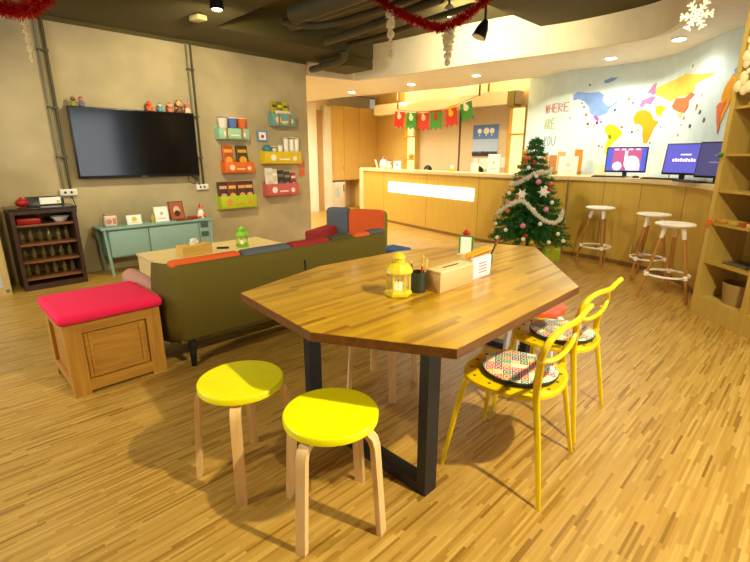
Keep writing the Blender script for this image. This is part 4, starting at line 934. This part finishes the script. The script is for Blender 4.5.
tag(MB().box(-.12, .12, -.08, .08, 0, .012, bev=.002).build('magazine', mat('mag_grey', '#5c5440', .5), None, True, loc=in_bc(.28, .15, .491), rot=(0, 0, BA)), 'dark magazine lying on the low bookcase shelf', 'magazine')
t = thing('round_bin', 'tan round bin standing on the bottom of the bookcase', 'bin', in_bc(.3, .18, .17), BA)
MB().lathe([(.12, 0), (.145, .18), (.14, .18), (.115, .01)], 16).build('body', mat('basket_tan', '#a88850', .8), t, True)
t = thing('paper_ornament', 'cream paper ornament hanging on the bookcase near the top', 'ornament', in_bc(.12, -.02, 1.95), BA)
b = MB(); rnd = random.Random(5)
for k in range(26): b.sph((rnd.uniform(-.05, .06)+.05*k/26, rnd.uniform(-.012, .0), -.10+.42*k/26), rnd.uniform(.022, .045), (1, .4, 1), 6)
b.build('petals', mat('ornament_cream', '#e6d4a4', .8), t)
tag(MB().box(-.06, .10, -.02, .02, 0, .03, bev=.006).build('toy_car', mat('toy_gold', '#c89c28', .4), None, True, loc=in_bc(.2, .05, 1.741), rot=(0, 0, BA)), 'small golden toy on the bookcase below the cream ornament', 'toy')
tag(MB().sph((0, 0, 0), .02).build('green_clip', mat('clip_green', '#3c7c3c', .5), None, True, loc=in_bc(.02, -.015, 1.37)), 'small green clip on the bookcase post', 'clip')
tag(MB().box(-.02, .03, -.012, 0, -.03, .02).build('orange_tag', mat('rack_e2691c', '#e2691c', .45), None, loc=in_bc(.03, -.002, .82), rot=(0, 0, BA)), 'small orange tag on the bookcase post at counter level', 'tag')

# ---------------------------------------------------------------- back of the reception
t = thing('wall_cabinet', 'honey coloured built in wall cabinet behind the white pillar', 'cabinet', (7.67, 9.3, 0))
part_box('body', CABW, t, 0, 1.72, .02, .5, .74, 2.6)
for x0, x1 in ((0, .48), (.49, 1.05), (1.06, 1.62)):
    d = part_box('door', CABW, t, x0, x1, 0, .02, .75, 2.58)
    MB().cyl((x1-.04, -.02, 1.0), (x1-.04, -.02, 1.12), .006, n=8).build('handle', METAL, d)
part_box('side_panel', CABW, t, .50, .53, .02, .5, 0, .74); part_box('side_panel', CABW, t, 1.10, 1.13, .02, .5, 0, .74)
t = thing('mini_fridge', 'small white fridge under the honey coloured cabinet', 'fridge', (7.68, 9.28, 0))
part_box('body', WHITE, t, 0, .45, .03, .5, 0, .70, .01); d = part_box('door', WHITE, t, 0, .45, 0, .03, .02, .69, .008)
part_box('handle', METAL, d, .4, .42, -.02, 0, .45, .62); part_box('label', mat('pale_blue_label', '#c4d4dc', .6), d, .12, .26, -.003, 0, .3, .55)
NICHE = mat('niche_glow', '#f4dc90', .6, emit='#ffdc88', es=.9)
def lit_shelf(y0, y1, zs, label, z0=1.0, z1=2.28):
    t = thing('lit_shelf', label, 'shelf', (8.5, y0, 0))
    w_ = y1-y0
    part_box('back_panel', NICHE, t, -.02, -.002, .02, w_-.02, z0, z1)
    part_box('side_panel', OAK, t, -.16, -.002, 0, .02, z0, z1); part_box('side_panel', OAK, t, -.16, -.002, w_-.02, w_, z0, z1)
    for z in zs: part_box('shelf', OAK, t, -.16, -.02, .02, w_-.02, z, z+.035)
lit_shelf(7.03, 7.40, (1.0, 1.27, 1.78, 2.25), 'lit shelf niche behind the left half of the reception desk')
lit_shelf(4.34, 4.70, (1.0, 1.75, 2.25), 'lit shelf niche next to the pale blue wall')
tag(MB().lathe([(.03, 0), (.07, .04), (.06, .09), (.02, .11)], 14).build('golden_pot', mat('gold_pot', '#c89830', .35), None, True, loc=(8.41, 7.2, 1.305)), 'golden pot on the left lit shelf', 'pot')
tag(MB().lathe([(.04, 0), (.05, .1), (.02, .16), (.02, .2)], 14).build('white_vase', WHITE, None, True, loc=(8.41, 7.12, 1.815)), 'white vase on the upper left lit shelf', 'vase')
# poster
t = thing('poster', 'blue poster with hot air balloons above a crowd of people', 'poster', (8.49, 4.97, 1.36))
part_box('sheet', mat('poster_blue', '#5c84cc', .5), t, -.006, 0, 0, .60, 0, .62)
part_box('sky_fade', mat('poster_pale', '#b8ccec', .5), t, -.008, -.006, 0, .60, .10, .34)
b = MB(); rnd = random.Random(9)
for k in range(16): b.cyl((-.011, .03+.036*k, .06+rnd.uniform(-.02, .03)), (-.007, .03+.036*k, .07), .03, n=10)
b.box(-.010, -.006, 0, .6, 0, .06)
b.build('crowd', mat('poster_crowd', '#5a4038', .7), t)
b = MB()
for y, r in ((.15, .055), (.28, .065), (.44, .05)): b.cyl((-.011, y, .5), (-.007, y, .5), r, n=18); b.box(-.011, -.007, y-.012, y+.012, .40, .43)
b.build('balloons', PAPER, t)
for k, (y, z, w_, h, lb) in enumerate(((5.48, 1.12, .12, .20, 'white paper sheet pinned left below the poster'), (5.28, 1.1, .22, .22, 'wide white paper sheet pinned below the poster'), (5.02, 1.12, .18, .2, 'white paper sheet pinned right below the poster'), (4.82, 1.14, .12, .2, 'small white sheet nearest the right lit niche'))):
    tag(MB().box(8.49, 8.499, y-w_/2, y+w_/2, z, z+h).build('paper_notice', PAPER), lb, 'notice', 'papers below the poster')
# bunting
A, Bp = Vector((7.85, 7.08, 2.27)), Vector((7.85, 5.08, 2.50))
BS = crom([(7.85, 7.14, 2.37)]+[(7.85, y, z) for y, z in ((7.06, 2.34), (6.72, 2.295), (6.38, 2.27), (6.07, 2.27), (5.70, 2.315), (5.36, 2.395), (5.08, 2.47))], 6)
t0 = tag(MB().tube(BS, .005, 6).build('bunting_string', RED, None, True), 'thin red string carrying the christmas flags', 'string')
GF = mat('flag_green', '#3c8c34', .7); RF = mat('flag_red', '#c42c1c', .7)
fl = [(.0, RF, WHITE, 'leftmost red christmas flag with a white figure'), (.19, GF, WHITE, 'green christmas flag with a white snowman'), (.36, RF, CRT, 'red christmas flag, third from the left'), (.54, GF, RED, 'green christmas flag with a red star'), (.72, RF, SUN, 'red christmas flag with a golden bell'), (.93, GF, WHITE, 'rightmost green christmas flag with a white santa beard')]
FY = [(7.06, 2.335), (6.72, 2.29), (6.38, 2.265), (6.07, 2.265), (5.70, 2.31), (5.36, 2.39)]
for (fy, fz), rr, (f, m, a, lb) in zip(FY, (.12, .08, .03, -.03, -.12, -.22), fl):
    p = Vector((7.838, fy, fz))
    t = thing('bunting_flag', lb, 'flag', tuple(p), 0, 'christmas flags on the bunting')
    t.rotation_euler = (rr, 0, 0); w_, h = .135, .38
    MB().prism([(-w_, 0), (w_, 0), (w_, -h), (w_*.5, -h+.05), (0, -h), (-w_*.5, -h+.05), (-w_, -h)], -.004, .004, Matrix.Rotation(math.pi/2, 4, 'Z') @ Matrix.Rotation(math.pi/2, 4, 'X')).build('cloth', m, t)
    MB().sph((-.008, 0, -.13), .06, (.1, 1, 1)).sph((-.008, .02, -.07), .035, (.1, 1, 1)).box(-.007, -.004, -w_, w_, -.03, -.005).build('motif', a, t, True)
for k, (y, z, x) in enumerate(((7.14, 2.37, 7.85), (5.06, 2.46, 7.85), (4.9, 2.52, 7.9))):
    tag(MB().box(x-.01, x+.01, y-.015, y+.015, z, 2.9).build('ceiling_hook', BRT), ['brown hook holding the left end of the bunting', 'brown hook holding the right end of the bunting', 'short brown hook right of the bunting'][k], 'hook')
# items on the desk
def on_desk(s, z=1.095, d=.18):
    i = int(s*(len(DFc)-1)); p, q = DFc[i], DFc[min(i+1, len(DFc)-1)]; v = Vector((q[0]-p[0], q[1]-p[1], 0)).normalized()
    return (p[0]-v.y*d, p[1]+v.x*d, z)
p = on_desk(.03)
t = thing('white_teapot', 'white round ornament among the figures on the desk corner', 'ornament', (7.28, 7.02, 1.095)); MB().lathe([(.05, 0), (.09, .07), (.07, .17), (.02, .21)], 16).build('body', WHITE, t, True); MB().sph((0, 0, .23), .035).build('knob', PKT, t, True)
t = thing('white_card_stand', 'white folded card at the left end of the reception desk', 'card', (7.38, 7.30, 1.095), .9)
part_box('panel', PAPER, t, -.11, .11, -.01, 0, 0, .2, 0, Matrix.Rotation(-.3, 4, 'X')); part_box('print', mat('tin_pink', '#c88878', .5), t, -.06, .06, -.013, -.01, .06, .12, 0, Matrix.Rotation(-.3, 4, 'X'))
t = thing('snowman_figurine', 'small white snowman on the left end of the desk', 'figurine', (7.25, 6.82, 1.095)); MB().sph((0, 0, .05), .055).build('body', WHITE, t, True); MB().sph((0, 0, .13), .04).build('head', WHITE, t, True); MB().lathe([(.03, .16), (.02, .19), (.002, .21)], 10).build('hat', RED, t, True)
card(7.2, 6.55, .16, .17, 'small framed notice right of the desk snowman', WHITE, PAPER, (PKT, .025), .15, math.radians(-70), 1.095)
card(6.70, 3.98, .20, .30, 'white notice stand on the desk left of the christmas tree', WHITE, PAPER, (mat('grey_print', '#b8b4a0', .7), .02), .1, math.radians(-75), 1.095)
card(6.72, 4.35, .14, .16, 'low white notice on the desk beside the seated person', CREAM, PAPER, None, .1, math.radians(-75), 1.095)
t = thing('desk_lamp', 'small glowing yellow candle lamp on the desk', 'lamp', (6.85, 4.9, 1.095)); MB().lathe([(.03, 0), (.035, .05), (.02, .06)], 14).build('holder', SUN, t, True); MB().sph((0, 0, .08), .025).build('flame', mat('flame_glow', '#ffdc80', .4, emit='#ffd070', es=3), t, True)

# seated people behind the desk
def skin_person(name, label, loc, rz, shirt):
    root = thing(name, label, 'person', loc, rz)
    def skin(nm, V, E_, R, m, root_i=0, parent=root):
        me = bpy.data.meshes.new(nm); me.from_pydata(V, E_, []); o = bpy.data.objects.new(nm, me); COL.objects.link(o)
        sk = o.modifiers.new('skin', 'SKIN'); sk.use_smooth_shade = True
        for i, r in enumerate(R): me.skin_vertices[0].data[i].radius = r if isinstance(r, tuple) else (r, r)
        me.skin_vertices[0].data[root_i].use_root = True
        ss = o.modifiers.new('sub', 'SUBSURF'); ss.levels = 2; ss.render_levels = 2
        me.materials.append(m); o.parent = parent; return o
    SK = mat('skin', '#c99a74', .6)
    # torso leans a little forward; forearms on the inner shelf; legs bent under the desk. faces local -y
    V = [(0, 0, .52), (0, .01, .66), (0, 0, .80), (0, -.02, .90), (0, -.05, .965), (-.09, -.02, .50), (-.10, -.40, .50), (-.10, -.40, .08), (-.10, -.52, .04),
         (.09, -.02, .50), (.10, -.40, .50), (.10, -.40, .08), (.10, -.52, .04), (-.16, -.02, .87), (-.21, -.06, .66), (-.12, -.30, .72), (-.09, -.36, .72), (.16, -.02, .87), (.21, -.06, .66), (.12, -.30, .72), (.09, -.36, .72)]
    E_ = [(0, 1), (1, 2), (2, 3), (3, 4), (0, 5), (5, 6), (6, 7), (7, 8), (0, 9), (9, 10), (10, 11), (11, 12), (3, 13), (13, 14), (14, 15), (15, 16), (3, 17), (17, 18), (18, 19), (19, 20)]
    R = [(.15, .11), (.14, .10), (.15, .105), (.10, .08), .052, .085, .07, .045, .035, .085, .07, .045, .035, .055, .042, .033, .028, .055, .042, .033, .028]
    body = skin('body', V, E_, R, shirt)
    h = MB().sph((0, -.07, 1.055), .082, (.92, 1.08, 1.28), 20).sph((0, -.158, 1.04), .012, (1, 1.2, 1.5), 8).sph((-.076, -.06, 1.05), .018, (.5, 1, 1.4), 8).sph((.076, -.06, 1.05), .018, (.5, 1, 1.4), 8)
    hd = h.build('head', SK, root, True)
    MB().sph((-.03, -.148, 1.062), .010).sph((.03, -.148, 1.062), .010).build('eyes', BLKPL, hd, True)
    MB().sph((0, -.148, 1.005), .020, (1, .35, .3)).build('mouth', PKT, hd, True)
    MB().sph((0, -.052, 1.085), .094, (.95, 1.05, 1.02), 20).sph((0, -.01, 1.0), .07, (1, .7, 1.2)).build('hair', mat('black_hair', '#120c08', .5), hd, True)
    for sx in (-1, 1):
        for f in range(4):
            y0 = -.36; x0 = sx*(.09-.022+.014*f); l = (.055, .065, .06, .048)[f]
            skin('finger', [(x0, y0, .72), (x0, y0-l*.5, .722), (x0, y0-l, .708)], [(0, 1), (1, 2)], [.009, .008, .007], SK)
        skin('thumb', [(sx*.085-.0, -.335, .72), (sx*.055, -.36, .718), (sx*.045, -.385, .712)], [(0, 1), (1, 2)], [.010, .009, .008], SK)
    return root
def office_chair(x, y, rz, label):
    t = thing('office_chair', label, 'chair', (x, y, 0), rz)
    part_box('seat', BLACK, t, -.22, .22, -.2, .2, .35, .41, .02); part_box('backrest', BLACK, t, -.2, .2, .2, .25, .5, .95, .02)
    MB().cyl((0, 0, .06), (0, 0, .36), .025).build('column', BLACK, t, True); MB().box(-.02, .02, .18, .26, .36, .6).build('back_bracket', BLACK, t)
    for k in range(5): a = 6.283*k/5; MB().cyl((0, 0, .07), (.24*math.cos(a), .24*math.sin(a), .05), .02, .013, 8).sph((.24*math.cos(a), .24*math.sin(a), .025), .025).build('leg', BLACK, t, True)
skin_person('person', 'black haired person in white seated behind the left of the desk', (7.72, 6.12, 0), math.radians(-72), mat('shirt_white', '#d8d4cc', .8))
skin_person('person', 'black haired person in navy seated behind the desk below the poster', (7.60, 4.80, 0), math.radians(-78), mat('shirt_navy', '#2c3448', .8))
office_chair(7.72, 6.12, math.radians(-72), 'black office chair of the person at the left'); office_chair(7.60, 4.80, math.radians(-78), 'black office chair of the person below the poster')

# ---------------------------------------------------------------- christmas tree
TX, TY = 5.72, 2.80; rnd = random.Random(11)
t = thing('christmas_tree', 'decorated artificial christmas tree in front of the counter', 'christmas tree', (TX, TY, 0))
MB().cyl((0, 0, .12), (0, 0, 1.5), .022, .008, 10).build('trunk', DKW, t)
fol = MB(); TG = mat('needle_green', '#2c6b24', .7, var=.35, vscale=14)
def tip_r(z): # silhouette radius
    f = (1.60-z)/(1.60-.22); return .03+.50*max(0, f)**.85
def needle_branch(a, z, L):
    c, s_ = math.cos(a), math.sin(a); base = Vector((0, 0, z+.10*L)); tip = Vector((L*c, L*s_, z-.04*L)); n = max(6, int(L*52)); side = Vector((-s_, c, 0))
    for i in range(n):
        f = (i+.6)/n; p = base.lerp(tip, f); 
        for j in range(5):
            d = (side*rnd.uniform(-1, 1)+Vector((c, s_, 0))*rnd.uniform(.1, .9)+Vector((0, 0, rnd.uniform(-.5, .9)))).normalized(); l = .055*rnd.uniform(.7, 1.15)
            w_ = d.cross(Vector((rnd.uniform(-1, 1), rnd.uniform(-1, 1), rnd.uniform(-1, 1)))).normalized()*.0045
            fol.bm.faces.new([fol.bm.verts.new(v) for v in (p+w_, p-w_, p-w_*.5+d*l, p+w_*.5+d*l)])
    fol.tube([base, tip], .004, 4)
for lv in range(17):
    z = .28+lv*.078; r = tip_r(z); n = int(9+r*30)
    for k in range(n): needle_branch(6.283*(k+.5*(lv % 2))/n+rnd.uniform(-.1, .1), z+rnd.uniform(-.02, .02), r*rnd.uniform(.84, 1.08))
for k in range(6): needle_branch(k*1.05, 1.53, .07)
for k in range(14):
    d = Vector((rnd.uniform(-.4, .4), rnd.uniform(-.4, .4), 1)).normalized(); p = Vector((0, 0, 1.53)); w_ = d.cross(Vector((1, .3, 0))).normalized()*.005
    fol.bm.faces.new([fol.bm.verts.new(v) for v in (p+w_, p-w_, p+d*.09)])
fol.build('foliage', TG, t)
b = MB()
for k in range(4): a = k*1.571+.4; b.cyl((0, 0, .14), (.2*math.cos(a), .2*math.sin(a), .01), .012, n=8)
b.build('stand', DKW, t)
t = thing('gift_box', 'lime green gift box standing under the tree', 'gift box', (5.93, 2.55, 0), .6)
part_box('box', mat('gift_lime', '#b4d428', .5), t, -.12, .12, -.09, .09, 0, .16, .004); part_box('lid', mat('gift_lime2', '#cce048', .5), t, -.125, .125, -.095, .095, .15, .19, .004)
part_box('ribbon', SUN, t, -.127, .127, -.015, .015, .0, .193)
def surf(a, z, k=1.0): r = tip_r(z)*k; return (TX+r*math.cos(a), TY+r*math.sin(a), z)
CAMA = math.atan2(-TY, -TX)
TINS = mat('white_tinsel', '#f0ead8', .35, bump=.0)
def tinsel(pts, r, m, label, name='tinsel_garland', n_=1600, strand=.035):
    b = MB(); rn = random.Random(len(pts)); P = [Vector(p) for p in crom(pts, 10)]; b.tube(P, r*.25, 5)
    for k in range(n_):
        f = rn.random()*(len(P)-1.001); i = int(f); p = P[i].lerp(P[i+1], f-i); d = Vector((rn.gauss(0, 1), rn.gauss(0, 1), rn.gauss(0, 1))).normalized(); l = r*rn.uniform(.6, 1.15)
        w_ = d.cross(Vector((rn.gauss(0, 1), rn.gauss(0, 1), rn.gauss(0, 1)))).normalized()*.0028
        b.bm.faces.new([b.bm.verts.new(v) for v in (p+w_, p-w_, p-w_+d*l, p+w_+d*l)])
    return tag(b.build(name, m), label, 'tinsel')
tinsel([surf(CAMA-1.2+2.5*i/10, 1.02+.20*i/10-.03*math.sin(i*.9), 1.05) for i in range(11)], .035, TINS, 'white beaded garland around the upper part of the tree')
tinsel([surf(CAMA-1.25+2.6*i/12, .62+[.0, .06, .12, .17, .20, .18, .10, .02, -.04, -.06, -.04, .02, .06][i], 1.06) for i in range(13)][::1], .035, TINS, 'white beaded garland draped around the lower part of the tree', n_=2200)
def bauble(a, z, r, m, label, grp, k=1.0):
    x, y, zz = surf(a, z, k); t = thing('tree_bauble', label, 'ornament', (x, y, zz), 0, grp)
    MB().sph((0, 0, 0), r, n=14).build('ball', m, t, True); MB().cyl((0, 0, r*.9), (0, 0, r*1.25), r*.25, n=8).build('cap', METAL, t)
WB = mat('pearl_bauble', '#f0e8d0', .2); PB = mat('pink_bauble', '#d8809c', .35); RB = mat('red_bauble', '#b42c20', .25); GB = mat('gold_bauble', '#d8a430', .25, .3); OB = mat('copper_bauble', '#c06028', .35)
for a, z in ((-1.0, .9), (-.6, .45), (-.1, .36), (.3, .55), (.8, .42), (1.05, .6), (.55, .98), (-.3, 1.22), (.95, .33), (-1.1, .5), (.1, .72), (.75, .8), (.5, .33), (-.8, .34), (.15, 1.12)):
    bauble(CAMA+a, z, .026, WB, 'small pearl white bauble on the christmas tree', 'pearl white baubles', 1.06)
for a, z, lb in ((.25, 1.05, 'pink bauble high in the middle of the tree'), (.5, .72, 'pink bauble right of the draped garland'), (-.15, .52, 'pink bauble low in the middle of the tree'), (-.85, .78, 'pink bauble at the left side of the tree')):
    bauble(CAMA+a, z, .034, PB, lb, 'pink baubles', 1.05)
for a, z, lb in ((-.05, .40, 'red bauble at the bottom middle of the tree'), (-.7, 1.08, 'red bauble at the upper left of the tree'), (.0, 1.28, 'red bauble below the bow at the top'), (.75, .95, 'red bauble at the right of the tree')):
    bauble(CAMA+a, z, .026, RB, lb, 'red baubles', 1.04)
for a, z, lb in ((-.5, .85, 'copper bauble at the left middle of the tree'), (.85, 1.02, 'copper bauble under the garland at the right'), (-.75, .68, 'copper bauble low on the left side of the tree'), (.1, .32, 'gold bauble at the very bottom of the tree'), (-.9, .95, 'gold bauble at the far left side of the tree')):
    bauble(CAMA+a, z, .032, OB if 'copper' in lb else GB, lb, 'copper and gold baubles', 1.04)
def bow(a, z, m, label, s=1, k=1.05):
    x, y, zz = surf(a, z, k); t = thing('ribbon_bow', label, 'bow', (x, y, zz), a+math.pi/2, 'bows and flowers on the tree')
    b = MB()
    for s_ in (-1, 1): b.sph((s_*.045*s, 0, .01*s), .042*s, (1, .45, .7), 10); b.box(-.012*s, .012*s, -.004, .004, -.11*s, 0, Matrix.Rotation(s_*.45, 4, 'Y'))
    b.build('ribbon', m, t, True); MB().sph((0, 0, 0), .018*s).build('knot', m, t, True)
bow(CAMA-1.2, 1.40, GB, 'golden bow near the top of the tree', 1.0); bow(CAMA-.7, 1.33, OB, 'copper bow near the top of the tree', .9)
for a, z in ((-.35, .90), (.45, .93)):
    x, y, zz = surf(CAMA+a, z, 1.07); t = thing('white_flower', ['white fabric flower left of the middle of the tree', 'white fabric flower right of the middle of the tree'][a > 0], 'flower', (x, y, zz), CAMA+math.pi/2, 'white flowers on the tree')
    b = MB()
    for k in range(6): b.cyl((0, -.01, 0), (.075*math.cos(k*1.047), rnd.uniform(-.03, .01), .075*math.sin(k*1.047)), .02, .003, 6).cyl((0, -.01, 0), (.05*math.cos(k*1.047+.5), -.03, .05*math.sin(k*1.047+.5)), .016, .003, 6)
    b.build('petals', TINS, t, True); MB().sph((0, -.008, 0), .016).build('centre', SUN, t, True)

# ---------------------------------------------------------------- hanging decorations
REDT = mat('red_tinsel', '#b4140c', .25, .3)
tinsel([(3.22, 3.24, 2.76), (3.30, 3.07, 2.62), (3.46, 2.90, 2.52), (3.60, 2.75, 2.47), (3.75, 2.62, 2.56), (3.92, 2.50, 2.72), (4.03, 2.42, 2.85)], .055, REDT, 'thick red tinsel garland sagging from the ceiling in the middle', n_=3800)
tinsel([(.62, 5.30, 2.62), (.78, 5.22, 2.56), (.92, 5.05, 2.53), (1.03, 4.88, 2.60), (1.1, 4.7, 2.68)], .08, REDT, 'red tinsel garland hanging in the top left corner', n_=2600)
tinsel([(.76, 5.36, 2.78), (.80, 5.28, 2.63), (.86, 5.20, 2.60)], .07, mat('gold_tinsel', '#e0c888', .3, .3), 'gold tinsel tuft in the top left corner', n_=700)
def icicle(p, L, r, label, n_=1000):
    P = Vector(p); b = MB(); rn = random.Random(int(L*1000)); b.tube([P, P-Vector((0, 0, L))], .003, 5)
    for k in range(n_):
        f = rn.random(); q = P-Vector((0, 0, L*f)); rr = r*(1-.65*f)*(.75+.4*math.sin(f*30)); a = rn.random()*6.283; d = Vector((math.cos(a), math.sin(a), rn.uniform(-.9, .3))); w_ = Vector((-math.sin(a), math.cos(a), rn.uniform(-1, 1)))*.0055
        b.bm.faces.new([b.bm.verts.new(v) for v in (q+w_, q-w_, q-w_+d*rr, q+w_+d*rr)])
    tag(b.build('tinsel_icicle', mat('pale_tinsel', '#fff6d8', .5), None), label, 'hanging decoration', 'pale hanging tinsel strands')
icicle((.93, 5.2, 2.5), .34, .03, 'pale tinsel strand hanging in the top left corner', 700)
icicle((3.30, 3.10, 2.62), .40, .045, 'pale tinsel strand hanging from the left of the red tinsel', 1300)
icicle((3.66, 2.72, 2.46), .30, .06, 'pale tinsel strand hanging below the lowest point of the red tinsel', 1300)
t = thing('snowflake_ornament', 'cream snowflake hanging in front of the curved soffit', 'snowflake', (4.61, 1.02, 2.43), math.radians(-45-33))
b = MB()
for k in range(6):
    a = k*math.pi/3; d = Vector((math.cos(a), 0, math.sin(a))); b.tube([(0, 0, 0), d*.11], .009, 6)
    for f in (.05, .085):
        for s_ in (-1, 1): e = Vector((math.cos(a+s_*.9), 0, math.sin(a+s_*.9))); b.tube([d*f, d*f+e*.035], .008, 6)
b.tube([(.045*math.cos(k*math.pi/3), 0, .045*math.sin(k*math.pi/3)) for k in range(6)], .009, 6, True)
b.build('snowflake', mat('snowflake_cream', '#fff8e0', .6), t)
MB().cyl((0, 0, .1), (0, 0, .17), .003, n=6).sph((0, 0, .14), .02).cyl((0, 0, .17), (0, 0, .5), .002, n=6).build('string', CREAM, t)
